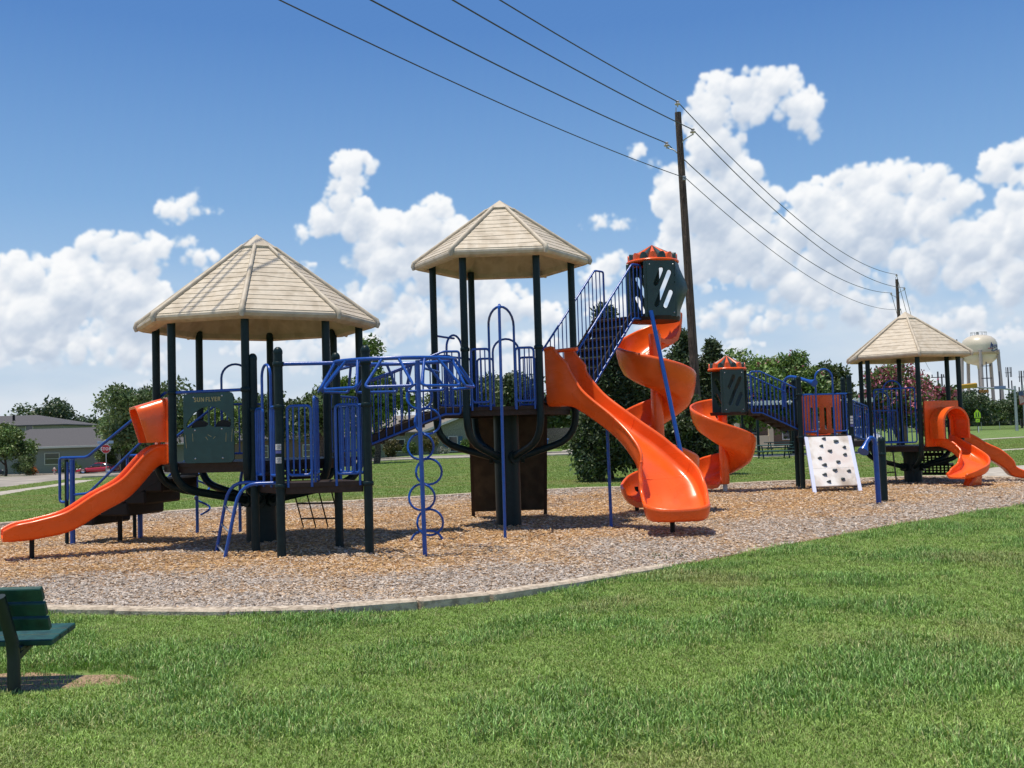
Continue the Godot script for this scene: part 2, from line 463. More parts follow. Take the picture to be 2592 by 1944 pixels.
func sky_part(az0: float, el1: float, step: float, w: int, h: int, blobs: PackedFloat32Array, far: PackedFloat32Array) -> Image:
	# w x h pixels of the sky, the first at azimuth az0 and elevation el1 (degrees), step degrees apart
	var col := PackedVector3Array(); col.resize(w * h)
	var veil := FastNoiseLite.new(); veil.seed = 73; veil.frequency = 0.11; veil.fractal_octaves = 5
	for j in h:
		var e := el1 - j * step
		var base := sky_color(e)
		var low := clampf(1.0 - (e - 1.0) / 9.0, 0.0, 1.0)
		for i in w:
			var c := base
			if low > 0.0 and e > -0.5:
				var vl := clampf(veil.get_noise_2d((az0 + i * step) * 0.6, e * 2.4) * 1.6 + 0.5, 0.0, 1.0) * low
				c = c.lerp(Vector3(224, 231, 239), vl * 0.85)
			col[j * w + i] = c
	cloud_layer(col, az0, el1, step, w, h, far, 500, Vector3(205, 215, 228), Vector3(240, 243, 248), 0.85, 0.3)
	cloud_layer(col, az0, el1, step, w, h, blobs, 900, Vector3(190, 203, 221), Vector3(255, 255, 255), 0.96, 0.24)
	var data := PackedByteArray(); data.resize(w * h * 3)
	for k in w * h:
		var dither := float(((k % w) * 7 + (k / w) * 13) % 8) / 8.0
		var c := col[k]
		data[k * 3] = clampi(int(c.x + dither), 0, 255); data[k * 3 + 1] = clampi(int(c.y + dither), 0, 255); data[k * 3 + 2] = clampi(int(c.z + dither), 0, 255)
	return Image.create_from_data(w, h, false, Image.FORMAT_RGB8, data)

func make_sky() -> PanoramaSkyMaterial:
	var r := RandomNumberGenerator.new(); r.seed = 900
	var blobs := PackedFloat32Array(CLOUDS)
	# the same fair-weather cumulus all round, beyond what the picture shows
	for g in 34:
		var ca := -180.0 + g * 10.6 + r.randf_range(-3, 3)
		if absf(ca) < 36.0: continue
		var ce := r.randf_range(7, 12)
		for k in 11:
			var s := r.randf_range(0.8, 2.1)
			blobs.append_array(PackedFloat32Array([ca + r.randf_range(-4.5, 4.5), ce + r.randf_range(-3.5, 2.5) * r.randf(), s * 1.5, s * 0.85]))
		if g % 4 == 1:
			for k in 9:
				var s := r.randf_range(0.8, 1.8)
				blobs.append_array(PackedFloat32Array([ca + r.randf_range(-3, 3), ce + r.randf_range(4, 9), s * 1.4, s]))
	# low banks of distant cloud along the whole horizon
	var far := PackedFloat32Array()
	for g in 230:
		var s := r.randf_range(0.5, 1.3)
		far.append_array(PackedFloat32Array([-180.0 + g * 1.56 + r.randf_range(-1.4, 1.4), r.randf_range(1.6, 8.2), s * 2.2, s * 0.6]))
	var step := 360.0 / 1024.0
	var img := Image.create_empty(4096, 2048, false, Image.FORMAT_RGB8)
	var whole := sky_part(-180.0, 90.0, step, 1024, 512, blobs, far)
	whole.resize(4096, 2048, Image.INTERPOLATE_CUBIC)
	# azimuth 0 (straight ahead, -z) is the first column
	img.blit_rect(whole, Rect2i(2048, 0, 2048, 2048), Vector2i(0, 0))
	img.blit_rect(whole, Rect2i(0, 0, 2048, 2048), Vector2i(2048, 0))
	var fine := 360.0 / 4096.0
	var view := sky_part(-34.0, 28.0, fine, 774, 330, blobs, far)
	var x0 := int(round(34.0 / fine)); var y0 := int(round((90.0 - 28.0) / fine))
	img.blit_rect(view, Rect2i(x0, 0, 774 - x0, 330), Vector2i(0, y0))
	img.blit_rect(view, Rect2i(0, 0, x0, 330), Vector2i(4096 - x0, y0))
	var m := PanoramaSkyMaterial.new()
	m.panorama = ImageTexture.create_from_image(img)
	return m

# ---------------------------------------------------------------- ground

func sm(a: float, b: float, x: float) -> float:
	var t := clampf((x - a) / (b - a), 0.0, 1.0)
	return t * t * (3.0 - 2.0 * t)

func ground_y(x: float, z: float) -> float:
	var far := maxf(0.0, -z - 30.0)
	var h := -0.03 + far * (-0.013 * (1.0 - sm(-30, -6, x)) + 0.0045 * sm(12, 45, x))
	# the front lawn lies a little under the kerb in the middle and comes up to it on the right
	h += 0.012 * sm(0.8, 3.5, x) * (1.0 - sm(18, 24, -z)) - 0.03 * sm(-2.5, -1.2, x) * (1.0 - sm(0.0, 1.5, x)) * (1.0 - sm(11, 13, -z))
	return h

func on_ground(x: float, z: float, up := 0.0) -> Vector3:
	return Vector3(x, ground_y(x, z) + up, z)

const KERB_NEAR := [[-11.8, -11.6], [-8.2, -11.0], [-5.42, -10.5], [-3.91, -10.14], [-2.75, -9.9], [-1.77, -9.89], [-0.98, -10.1], [-0.3, -10.42], [0.5, -11.08], [1.8, -12.31], [3.72, -14.23], [5.95, -16.5], [7.85, -18.2], [9.73, -19.86], [12.0, -21.7], [14.6, -23.9]]
const KERB_FAR := [[16.2, -26.6], [14.4, -28.9], [13.7, -30.5], [12.3, -31.6], [8.24, -31.1], [5.6, -30.1], [1.75, -30.5], [-1.2, -29.2], [-3.89, -27.7], [-7.84, -25.95], [-9.78, -24.3], [-11.3, -22.6], [-13.2, -19.6], [-13.6, -15.0]]

func bed_outline() -> PackedVector2Array:
	var p := PackedVector2Array()
	for q in KERB_NEAR: p.append(Vector2(q[0], q[1]))
	for q in KERB_FAR: p.append(Vector2(q[0], q[1]))
	return p

func edge_distance(p: Vector2, o: PackedVector2Array) -> float:
	var best := 1e9
	for i in o.size():
		var c := Geometry2D.get_closest_point_to_segment(p, o[i], o[(i + 1) % o.size()])
		best = minf(best, p.distance_to(c))
	return best

func grid_sheet(xs: Array, zs: Array, hf: Callable) -> MB:
	var mb := MB.new()
	var w := xs.size()
	for z in zs:
		for x in xs:
			var y: float = hf.call(x, z)
			var nn := Vector3(hf.call(x - 0.5, z) - hf.call(x + 0.5, z), 1.0, hf.call(x, z - 0.5) - hf.call(x, z + 0.5)).normalized()
			mb.vert(Vector3(x, y, z), nn)
	for j in zs.size() - 1:
		for i in w - 1:
			var a := j * w + i
			mb.face(a, a + 1, a + w + 1); mb.face(a, a + w + 1, a + w)
	return mb

var paved := []

func ground_patch(called: String, outline: Array, up: float, m: Material, label: String) -> MeshInstance3D:
	# a paved sheet that follows the ground, cut into 4 m squares
	var o := PackedVector2Array()
	for q in outline: o.append(Vector2(q[0], q[1]))
	paved.append(o)
	var lo := o[0]; var hi := o[0]
	for q in o: lo = lo.min(q); hi = hi.max(q)
	var mb := MB.new()
	var s := maxf(4.0, (hi - lo).length() / 40.0)
	var x := lo.x
	while x < hi.x:
		var z := lo.y
		while z < hi.y:
			for p in Geometry2D.intersect_polygons(o, PackedVector2Array([Vector2(x, z), Vector2(x + s, z), Vector2(x + s, z + s), Vector2(x, z + s)])):
				var ids := Geometry2D.triangulate_polygon(p)
				for j in range(0, ids.size(), 3):
					var a: Vector2 = p[ids[j]]; var b: Vector2 = p[ids[j + 1]]; var d: Vector2 = p[ids[j + 2]]
					mb.tri(on_ground(a.x, a.y, up), on_ground(b.x, b.y, up), on_ground(d.x, d.y, up), Vector3.UP)
			z += s
		x += s
	return setting(put(called, mb, m), label)

func build_ground() -> void:
	var xs := []; var zs := []
	for i in range(-46, 47):
		xs.append(signf(i) * (absf(i) * 0.7 + pow(absf(i) / 46.0, 4.0) * 900.0))
	var z := 22.0
	while z > -1600.0:
		zs.append(z)
		z -= 0.8 if z > -36 else (0.8 + (-z - 36) * 0.09)
	setting(put("lawn", grid_sheet(xs, zs, ground_y), M.lawn), "green mown lawn around the playground and beyond it")
	# wood-chip bed
	var o := bed_outline()
	var tone := FastNoiseLite.new(); tone.seed = 55; tone.frequency = 0.35; tone.fractal_octaves = 3
	var mb := MB.new()
	var s := 0.6
	for i in range(-24, 29):
		for j in range(-54, -15):
			var sq := PackedVector2Array([Vector2(i * s, j * s), Vector2(i * s + s, j * s), Vector2(i * s + s, j * s + s), Vector2(i * s, j * s + s)])
			for p in Geometry2D.intersect_polygons(o, sq):
				var ids := Geometry2D.triangulate_polygon(p)
				var base := mb.v.size()
				for q in p:
					mb.tint = chip_zone(q, o, tone)
					mb.vert(Vector3(q.x, 0.004 + 0.012 * tone.get_noise_2d(q.x * 5, q.y * 5), q.y), Vector3.UP)
				for t in range(0, ids.size(), 3): mb.face(base + ids[t], base + ids[t + 1], base + ids[t + 2])
	setting(put("wood_chip_bed", mb, M.bed, self, true), "wood chip safety surfacing under the play structures")
	wood_chips(o, tone)
	kerb(KERB_NEAR, 0.18)
	kerb(KERB_FAR, 0.15)

func golden(p: Vector2, o: PackedVector2Array, tone: FastNoiseLite) -> float:
	var d := edge_distance(p, o)
	return clampf(sm(0.6, 4.4, d) * 1.1 + tone.get_noise_2d(p.x, p.y) * 1.0 - 0.1, 0.0, 1.0)

func chip_zone(p: Vector2, o: PackedVector2Array, tone: FastNoiseLite) -> Color:
	var g := golden(p, o, tone)
	return Color(0.92, 0.9, 0.88).lerp(Color(1.0, 0.79, 0.5), g)

func wood_chips(o: PackedVector2Array, tone: FastNoiseLite) -> void:
	var r := RandomNumberGenerator.new(); r.seed = 77
	for kind in 3:
		var mb := MB.new()
		var l: float = [0.05, 0.034, 0.062][kind]; var w: float = [0.011, 0.015, 0.008][kind]
		# a splinter: a low bent wedge
		var a := Vector3(-l / 2, 0, -w / 2); var b := Vector3(-l / 2 * 0.8, 0, w / 2); var c := Vector3(l / 2, 0.002, w * 0.3); var d := Vector3(l / 2 * 0.9, 0.001, -w * 0.45)
		var top := Vector3(0, w * 0.55, 0.1 * w)
		mb.tri(a, b, top, Vector3.UP); mb.tri(b, c, top, Vector3.UP); mb.tri(c, d, top, Vector3.UP); mb.tri(d, a, top, Vector3.UP)
		var xf := []
		var col := []
		var tries: int = [62000, 62000, 36000][kind]
		for t in tries:
			var z := -9.8 - 22.0 * pow(r.randf(), 1.9)
			var x := r.randf_range(-0.56, 0.6) * -z
			var p := Vector2(x, z)
			if not Geometry2D.is_point_in_polygon(p, o): continue
			var g := golden(p, o, tone)
			var s := r.randf_range(0.6, 1.6) * (1.0 + (-z - 10.0) * 0.03)
			var ba := Basis(Vector3.UP, r.randf() * TAU) * Basis(Vector3.RIGHT, r.randfn(0.0, 0.35)) * Basis(Vector3.BACK, r.randfn(0.0, 0.2))
			xf.append(Transform3D(ba.scaled(Vector3(s, s, s)), Vector3(x, 0.012 + r.randf() * 0.012, z)))
			var q := r.randf()
			var cc := Color(0.455, 0.395, 0.34).lerp(Color(0.6, 0.37, 0.16), clampf(g + r.randfn(0.0, 0.28), 0, 1))
			if q < 0.16: cc = cc * 0.55
			elif q > 0.7: cc = cc.lerp(Color(0.72, 0.64, 0.55), 0.5)
			cc *= r.randf_range(0.7, 1.3)
			col.append(cc)
		tag(scatter("wood_chips", mb, M.chip, xf, col), ["medium loose wood splinters strewn over the play bed", "short broad wood chips strewn over the play bed", "long thin wood splinters strewn over the play bed"][kind], "wood chips", "loose wood chips on the play bed")

func scatter(called: String, mb: MB, m: Material, xf: Array, col: Array, parent: Node3D = self) -> MultiMeshInstance3D:
	var mm := MultiMesh.new()
	mm.transform_format = MultiMesh.TRANSFORM_3D
	mm.use_colors = true
	mm.mesh = mb.mesh()
	mm.instance_count = xf.size()
	for i in xf.size():
		mm.set_instance_transform(i, xf[i])
		mm.set_instance_color(i, col[i])
	var o := MultiMeshInstance3D.new()
	o.multimesh = mm; o.material_override = m
	o.name = numbered(parent, called); parent.add_child(o, true)
	o.set_meta("kind", "stuff")
	return o

func kerb(line: Array, width: float) -> void:
	var k := Node3D.new(); k.name = numbered(self, "concrete_kerb"); add_child(k, true); setting(k, "low concrete kerb edging the wood chip bed")
	var r := RandomNumberGenerator.new(); r.seed = 5 + line.size()
	for i in line.size() - 1:
		var a := Vector3(line[i][0], 0, line[i][1]); var b := Vector3(line[i + 1][0], 0, line[i + 1][1])
		var parts := maxi(1, int(round(a.distance_to(b) / 1.6)))
		for q in parts:
			var p := a.lerp(b, float(q) / parts); var e := a.lerp(b, float(q + 1) / parts)
			var d := (e - p).normalized()
			var mb := MB.new()
			var y := -0.045 + r.randf_range(-0.008, 0.004) - (0.07 * sm(0.2, 1.2, p.x) if p.z > -25.0 and width > 0.16 else 0.0)
			var slip := d.cross(Vector3.UP) * r.randf_range(-0.012, 0.012)
			mb.bar(p + slip + d * 0.006 + Vector3.UP * y, e + slip - d * r.randf_range(0.006, 0.02) + Vector3.UP * (y + r.randf_range(-0.008, 0.006)), width, 0.2, Vector3.UP, 0.02)
			put("kerb_piece", mb, M.concrete, k)

# ---------------------------------------------------------------- parts of the play structures

func around(c: Vector2, rad: float, deg: float, y := 0.0) -> Vector3:
	var a := deg_to_rad(deg)
	return Vector3(c.x + rad * sin(a), y, c.y + rad * cos(a))

func tower_roof(root: Node3D, c: Vector2, n: int, re: float, ph: float, ye: float, ya: float, courses: int) -> void:
	var yt := ye + 0.045
	var step := 360.0 / n
	var at := func(k: float, s: float, y: float) -> Vector3: return around(c, re * s, ph + k * step, y)
	var rim := MB.new()
	var prof := [[1.0, yt], [1.014, yt - 0.025], [1.016, yt - 0.06], [1.0, yt - 0.1], [0.965, yt - 0.125], [0.91, yt - 0.13], [0.87, yt - 0.11], [0.855, yt - 0.03], [0.5, lerpf(yt, ya, 0.45) - 0.03], [0.02, ya - 0.1]]
	for k in n:
		for i in prof.size() - 1:
			var a: Vector3 = at.call(k, prof[i][0], prof[i][1]); var b: Vector3 = at.call(k + 1, prof[i][0], prof[i][1])
			var d: Vector3 = at.call(k + 1, prof[i + 1][0], prof[i + 1][1]); var e: Vector3 = at.call(k, prof[i + 1][0], prof[i + 1][1])
			var out := around(Vector2.ZERO, 1, ph + (k + 0.5) * step) if i < 4 else (Vector3.DOWN if i < 5 else (-around(Vector2.ZERO, 1, ph + (k + 0.5) * step) + Vector3.DOWN))
			rim.quad(a, b, d, e, out)
	var roof := put("roof", rim, M.roof, root)
	var rr := RandomNumberGenerator.new(); rr.seed = int(c.x * 100) + 7
	var topt := 0.845
	for k in n:
		var mb := MB.new()
		var nrm := Vector3.ZERO
		var e0: Vector3 = at.call(k, 1, yt); var e1: Vector3 = at.call(k + 1, 1, yt); var ap := Vector3(c.x, ya, c.y)
		nrm = (e1 - e0).cross(ap - e0).normalized()
		if nrm.y < 0: nrm = -nrm
		var seg := 8
		var wave := []
		for i in courses + 1:
			var w := PackedFloat32Array()
			var ph2 := rr.randf() * TAU; var fq := rr.randf_range(3.0, 6.0); var am := rr.randf_range(0.05, 0.17) if i > 0 else 0.0
			for q in seg + 1: w.append(am * sin(ph2 + fq * q / seg))
			wave.append(w)
		for i in courses:
			for q in seg:
				var P := func(row: float, uu: float, lift: float) -> Vector3:
					var t := row / courses * topt
					var l := e0.lerp(ap, t); var r := e1.lerp(ap, t)
					return l.lerp(r, uu) + nrm * lift
				var u0 := float(q) / seg; var u1 := float(q + 1) / seg
				var a: Vector3 = P.call(i + wave[i][q], u0, 0.0095); var b: Vector3 = P.call(i + wave[i][q + 1], u1, 0.0095)
				var d: Vector3 = P.call(i + 1 + wave[i + 1][q + 1] + 0.04, u1, 0.002); var e: Vector3 = P.call(i + 1 + wave[i + 1][q] + 0.04, u0, 0.002)
				mb.quad(a, b, d, e, nrm)
				mb.quad(a, b, b - nrm * 0.012, a - nrm * 0.012, e0 - ap)
		put("roof_panel", mb, M.roof, roof)
		var hip := MB.new()
		var ec: Vector3 = at.call(k, 1.0, yt)
		var along := (ap - ec)
		var path := PackedVector3Array([at.call(k, 1.012, yt - 0.11), at.call(k, 1.022, yt - 0.05), at.call(k, 1.01, yt + 0.012), ec + along * 0.03 + Vector3.UP * 0.024, ec + along * 0.4 + Vector3.UP * 0.026, ec + along * 0.85 + Vector3.UP * 0.022])
		hip.tube(path, PackedFloat32Array([0.03, 0.043, 0.048, 0.042, 0.038, 0.034]), 8)
		put("hip_rib", hip, M.roof, roof)
	var cap := MB.new()
	for k in n:
		var a: Vector3 = at.call(k, 1.0 - topt + 0.025, lerpf(yt, ya, topt - 0.02) + 0.045); var b: Vector3 = at.call(k + 1, 1.0 - topt + 0.025, lerpf(yt, ya, topt - 0.02) + 0.045)
		var tip := Vector3(c.x, ya + 0.035, c.y)
		var out := around(Vector2.ZERO, 1, ph + (k + 0.5) * step)
		cap.tri(a, b, tip, out)
		cap.quad(a, b, b - Vector3.UP * 0.045 - out * 0.012, a - Vector3.UP * 0.045 - out * 0.012, out)
	put("roof_cap", cap, M.roof, roof)

func clamp_ring(at: Vector3, parent: Node3D) -> void:
	var mb := MB.new()
	mb.lathe([Vector2(0.064, -0.034), Vector2(0.079, -0.03), Vector2(0.082, 0.0), Vector2(0.079, 0.03), Vector2(0.064, 0.034)], 12, at)
	put("clamp", mb, M.post, parent)

func arm_post(root: Node3D, c: Vector2, rad: float, deg: float, top: float, elbow: float, hub: float, clamps: Array) -> void:
	var mb := MB.new()
	mb.pipe([around(c, rad, deg, top), around(c, rad, deg, elbow), around(c, 0.2, deg, hub)], 0.0635, 0.42, 12)
	var o := put("roof_post", mb, M.post, root)
	for y in clamps: clamp_ring(around(c, rad, deg, y), o)
	var fl := MB.new()
	var d := around(Vector2.ZERO, 1, deg)
	var q := around(c, 0.24, deg, lerpf(hub, elbow, 0.05))
	fl.lathe([Vector2(0.0, -0.03), Vector2(0.11, -0.03), Vector2(0.11, -0.03), Vector2(0.11, 0.03), Vector2(0.11, 0.03), Vector2(0.0, 0.03)], 12, q + d * 0.05, Basis(Vector3.UP.cross(d), d, Vector3.UP))
	put("flange", fl, M.post, o)

func ground_post(root: Node3D, x: float, z: float, top: float, m: Material, r := 0.0635, clamps := []) -> MeshInstance3D:
	var mb := MB.new()
	mb.lathe([Vector2(r, -0.1), Vector2(r, top - r), Vector2(r * 0.94, top - r * 0.62), Vector2(r * 0.7, top - r * 0.25), Vector2(r * 0.38, top - 0.004), Vector2(0.0, top)], 14, Vector3(x, 0, z))
	var o := put("post", mb, m, root)
	for y in clamps: clamp_ring(Vector3(x, y, z), o)
	if clamps.size():
		var cp := MB.new()
		cp.lathe([Vector2(r + 0.001, top - r * 1.5), Vector2(r + 0.004, top - r * 1.4), Vector2(r + 0.004, top - r * 1.0), Vector2(r * 0.96, top - r * 0.58), Vector2(r * 0.72, top - r * 0.2), Vector2(r * 0.38, top + 0.003), Vector2(0.0, top + 0.006)], 14, Vector3(x, 0, z))
		put("post_cap", cp, M.post, o)
	return o

func deck_plate(root: Node3D, pts: Array, y: float) -> MeshInstance3D:
	var mb := MB.new()
	var o := PackedVector2Array()
	for p in pts: o.append(Vector2(p.x, -p.z))
	if Geometry2D.is_polygon_clockwise(o): o.reverse()
	mb.slab([o], [o], Transform3D(Basis(Vector3.RIGHT, Vector3.FORWARD, Vector3.UP), Vector3(0, y, 0)), 0.06)
	var mid := Vector3.ZERO
	for p in pts: mid += p
	mid /= pts.size()
	for i in pts.size():
		var a: Vector3 = pts[i]; var b: Vector3 = pts[(i + 1) % pts.size()]
		a = a + (mid - a).normalized() * 0.05; b = b + (mid - b).normalized() * 0.05
		mb.bar(Vector3(a.x, y - 0.1, a.z), Vector3(b.x, y - 0.1, b.z), 0.03, 0.11)
	return put("deck", mb, M.brown, root)

func railing(root: Node3D, a: Vector3, b: Vector3, h0: float, h1: float, bars: int, called := "railing", legs := 0.0) -> MeshInstance3D:
	# a and b stand on the deck (or on a slope); rounded pipe frame with upright bars
	var mb := MB.new()
	var u := Vector3.UP
	mb.pipe([(a + b) * 0.5 + u * h0, b + u * h0, b + u * h1, a + u * h1, a + u * h0, (a + b) * 0.5 + u * h0], 0.021, 0.07, 8)
	if legs > 0.0:
		for p in [a, b]: mb.pipe([p + u * (h0 + 0.05), p - u * legs], 0.019, 0.0, 8)
	var o := put(called, mb, M.blue, root)
	for i in bars:
		var p := a.lerp(b, (i + 1.0) / (bars + 1.0))
		var bb := MB.new()
		bb.tube(PackedVector3Array([p + u * h0, p + u * h1]), 0.0125, 6, false)
		put("bar", bb, M.blue, o)
	return o

func arch(root: Node3D, a: Vector3, b: Vector3, y0: float, y1: float, lean := Vector3.ZERO, r := 0.021, called := "arch") -> MeshInstance3D:
	var mb := MB.new()
	var path := PackedVector3Array()
	var w := a.distance_to(b)
	var sp := y1 - w * 0.5
	path.append(Vector3(a.x, y0, a.z))
	for i in 13:
		var t := PI * i / 12.0
		var p := (a + b) * 0.5 - (b - a) * 0.5 * cos(t)
		path.append(Vector3(p.x, sp + w * 0.5 * sin(t), p.z) + lean * sin(t))
	path.append(Vector3(b.x, y0, b.z))
	mb.tube(path, r, 8)
	return put(called, mb, M.blue, root)

func staircase(root: Node3D, a: Vector3, b: Vector3, width: float, steps: int, side_hint := Vector3.ZERO, pitch := 0.115) -> void:
	# from a (foot) to b (head), open rail panels on both sides
	var flat := Vector3(b.x - a.x, 0, b.z - a.z)
	var d := flat.normalized()
	var side := d.cross(Vector3.UP)
	var body := MB.new()
	for s in [-1.0, 1.0]:
		body.bar(a + side * s * width * 0.5 + Vector3.UP * -0.05, b + side * s * width * 0.5 + Vector3.UP * -0.05, 0.03, 0.17)
		body.bar(b + side * s * width * 0.5 + Vector3.UP * -0.06, b + d * 0.28 + side * s * width * 0.5 + Vector3.UP * -0.06, 0.03, 0.16)
	var o := put("staircase", body, M.brown, root)
	for i in steps:
		var t := (i + 0.5) / steps
		var mb := MB.new()
		mb.box(a.lerp(b, t) + Vector3.UP * 0.01, Vector3(width - 0.04, 0.04, flat.length() / steps * 1.05), Basis(side, Vector3.UP, -d))
		mb.box(a.lerp(b, t) + Vector3.UP * -0.06 + d * flat.length() / steps * 0.5, Vector3(width - 0.04, 0.12, 0.02), Basis(side, Vector3.UP, -d))
		put("tread", mb, M.brown, o)
	for s in [-1.0, 1.0]:
		var off: Vector3 = side * s * (width * 0.5 + 0.03)
		var head := b + d * 0.28
		var mb := MB.new()
		mb.pipe([a + off + Vector3.UP * -0.1, b + off + Vector3.UP * -0.1, head + off + Vector3.UP * -0.1, head + off + Vector3.UP * 0.98, b + off + Vector3.UP * 0.98, a + off + Vector3.UP * 0.98, a + off + Vector3.UP * -0.1], 0.021, 0.05, 8)
		var f := put("stair_railing", mb, M.blue, root)
		var nb := int((flat.length() + 0.28) / pitch)
		for i in range(1, nb):
			var t := float(i) / nb * (flat.length() + 0.28)
			var p := a.lerp(b, t / flat.length()) if t < flat.length() else b + d * (t - flat.length())
			var bb := MB.new()
			bb.tube(PackedVector3Array([p + off + Vector3.UP * -0.1, p + off + Vector3.UP * 0.98]), 0.0125, 6, false)
			put("bar", bb, M.blue, f)

func gutter(p: Vector3, side: Vector3, up: Vector3, w: float, hl: float, hr: float, t := 0.04, lr := 0.032) -> PackedVector3Array:
	var inner := []
	var outer := []
	for s in [1.0, -1.0]:
		var h := hr if s > 0 else hl
		var half_in := [Vector2(w + lr * 1.9, h - lr * 0.2), Vector2(w + lr * 1.2, h + lr * 0.35), Vector2(w + lr * 0.45, h + lr * 0.1), Vector2(w, h - lr * 0.9), Vector2(w * 0.995, h * 0.4), Vector2(w * 0.96, minf(0.09, h * 0.26)), Vector2(w * 0.84, 0.022), Vector2(w * 0.55, 0.0)]
		var half_out := [Vector2(w + lr * 2.05, h - lr * 0.8), Vector2(w + lr * 1.7, h - lr * 1.6), Vector2(w + t * 1.15, h - lr * 2.2), Vector2(w + t, h * 0.45), Vector2(w + t * 0.8, h * 0.3), Vector2(w + t * 0.35, h * 0.03), Vector2(w * 0.9, -t * 0.9), Vector2(w * 0.55, -t)]
		if s < 0:
			half_in.reverse(); half_out.reverse()
		for q in half_in: inner.append(Vector2(q.x * s, q.y))
		for q in half_out: outer.append(Vector2(q.x * s, q.y))
	outer.reverse()
	var r := PackedVector3Array()
	for q in inner + outer: r.append(p + side * q.x + up * q.y)
	return r

func slide_body(stations: Array, sub := 6) -> MB:
	# stations: [x, y, z, half width, left wall, right wall]; a smooth curve through them
	var rings := []
	var n := stations.size()
	var ev := func(i: int, t: float) -> Array:
		var r := []
		for q in 6:
			r.append(cubic_interpolate(stations[i][q], stations[i + 1][q], stations[maxi(i - 1, 0)][q], stations[mini(i + 2, n - 1)][q], t))
		return r
	for i in n - 1:
		for k in (sub if i < n - 2 else sub + 1):
			var t := float(k) / sub
			var s: Array = ev.call(i, t)
			var s2: Array = ev.call(i, minf(t + 0.02, 1.0)); var s1: Array = ev.call(i, maxf(t - 0.02, 0.0))
			var tan := Vector3(s2[0] - s1[0], s2[1] - s1[1], s2[2] - s1[2]).normalized()
			var side := Vector3(tan.x, 0, tan.z).normalized().cross(Vector3.UP)
			rings.append(gutter(Vector3(s[0], s[1], s[2]), side, side.cross(tan).lerp(Vector3.UP, 0.5).normalized(), s[3], s[4], s[5]))
	var mb := MB.new()
	mb.loft(rings)
	return mb

func seam(st: Array, i: int, parent: Node3D) -> void:
	# a moulded joint across a slide at one of its stations
	var q: Array = st[i]; var nx: Array = st[i + 1]; var pv: Array = st[i - 1]
	var tan := Vector3(nx[0] - pv[0], nx[1] - pv[1], nx[2] - pv[2]).normalized()
	var side := Vector3(tan.x, 0, tan.z).normalized().cross(Vector3.UP)
	var up := side.cross(tan).lerp(Vector3.UP, 0.5).normalized()
	var p := Vector3(q[0], q[1], q[2])
	var mb := MB.new()
	mb.loft([gutter(p - tan * 0.007 + up * 0.003, side, up, q[3] - 0.003, q[4], q[5], 0.05, 0.035), gutter(p + tan * 0.007 + up * 0.003, side, up, q[3] - 0.003, q[4], q[5], 0.05, 0.035)])
	put("slide_seam", mb, M.orange, parent)

func spiral_slide(root: Node3D, c: Vector2, keys: Array, big: float, label: String) -> void:
	# turns counter-clockwise seen from above: angles in degrees from +x over the back (-z)
	var sec_in := [Vector2(0.13, 0.2), Vector2(0.15, 0.08), Vector2(0.22, 0.02), Vector2(0.38, 0.0), Vector2(0.55, 0.02), Vector2(0.67, 0.08), Vector2(0.76, 0.2), Vector2(0.815, 0.38), Vector2(0.83, 0.53), Vector2(0.845, 0.575)]
	var sec_out := [Vector2(0.885, 0.56), Vector2(0.89, 0.515), Vector2(0.87, 0.36), Vector2(0.82, 0.17), Vector2(0.73, 0.0), Vector2(0.58, -0.08), Vector2(0.38, -0.1), Vector2(0.22, -0.07), Vector2(0.11, 0.03), Vector2(0.1, 0.19)]
	var rings := []
	# keys: (turned angle, height of the bed)
	var a0: float = keys[0].x; var a1: float = keys[keys.size() - 1].x
	var y0: float = keys[0].y; var y1: float = keys[keys.size() - 1].y
	var steps := int((a1 - a0) / 8.0)
	for i in steps + 1:
		var t := float(i) / steps
		var a := deg_to_rad(lerpf(a0, a1, t))
		var d := Vector3(cos(a), 0, -sin(a))
		var at := lerpf(a0, a1, t)
		var y := y1
		for q in keys.size() - 1:
			if at >= keys[q].x and at <= keys[q + 1].x:
				y = cubic_interpolate(keys[q].y, keys[q + 1].y, keys[maxi(q - 1, 0)].y, keys[mini(q + 2, keys.size() - 1)].y, (at - keys[q].x) / (keys[q + 1].x - keys[q].x))
		var wall := 1.0 - 0.45 * sm(0.9, 1.0, t)
		var r := PackedVector3Array()
		for q in sec_in + sec_out: r.append(Vector3(c.x, y, c.y) + d * q.x * big + Vector3.UP * q.y * (wall if q.y > 0.1 else 1.0))
		rings.append(r)
	var mb := MB.new()
	mb.loft(rings)
	var o := put("spiral_slide", mb, M.orange, root)
	o.set_meta("label", label)
	var col := MB.new()
	col.lathe([Vector2(0.115, y1 + 0.02), Vector2(0.125, y1 + 0.1), Vector2(0.125, y0 + 0.1), Vector2(0.125, y0 + 0.1), Vector2(0.0, y0 + 0.1)], 14, Vector3(c.x, 0, c.y))
	put("slide_column", col, M.orange, o)
	var base := MB.new()
	base.tube(PackedVector3Array([Vector3(c.x, -0.05, c.y), Vector3(c.x, y1 + 0.06, c.y)]), 0.06, 10)
	put("slide_base_post", base, M.galv, o)

func slot(cx: float, cy: float, l: float, w: float, tilt: float) -> PackedVector2Array:
	var p := PackedVector2Array()
	for e in [1.0, -1.0]:
		for i in 5:
			var a: float = -PI / 2 + PI * i / 4.0 + (PI if e < 0 else 0.0)
			p.append(Vector2(cx, cy) + (Vector2(e * (l - w) * 0.5, 0) + Vector2(cos(a), sin(a)) * w * 0.5).rotated(tilt))
	return p

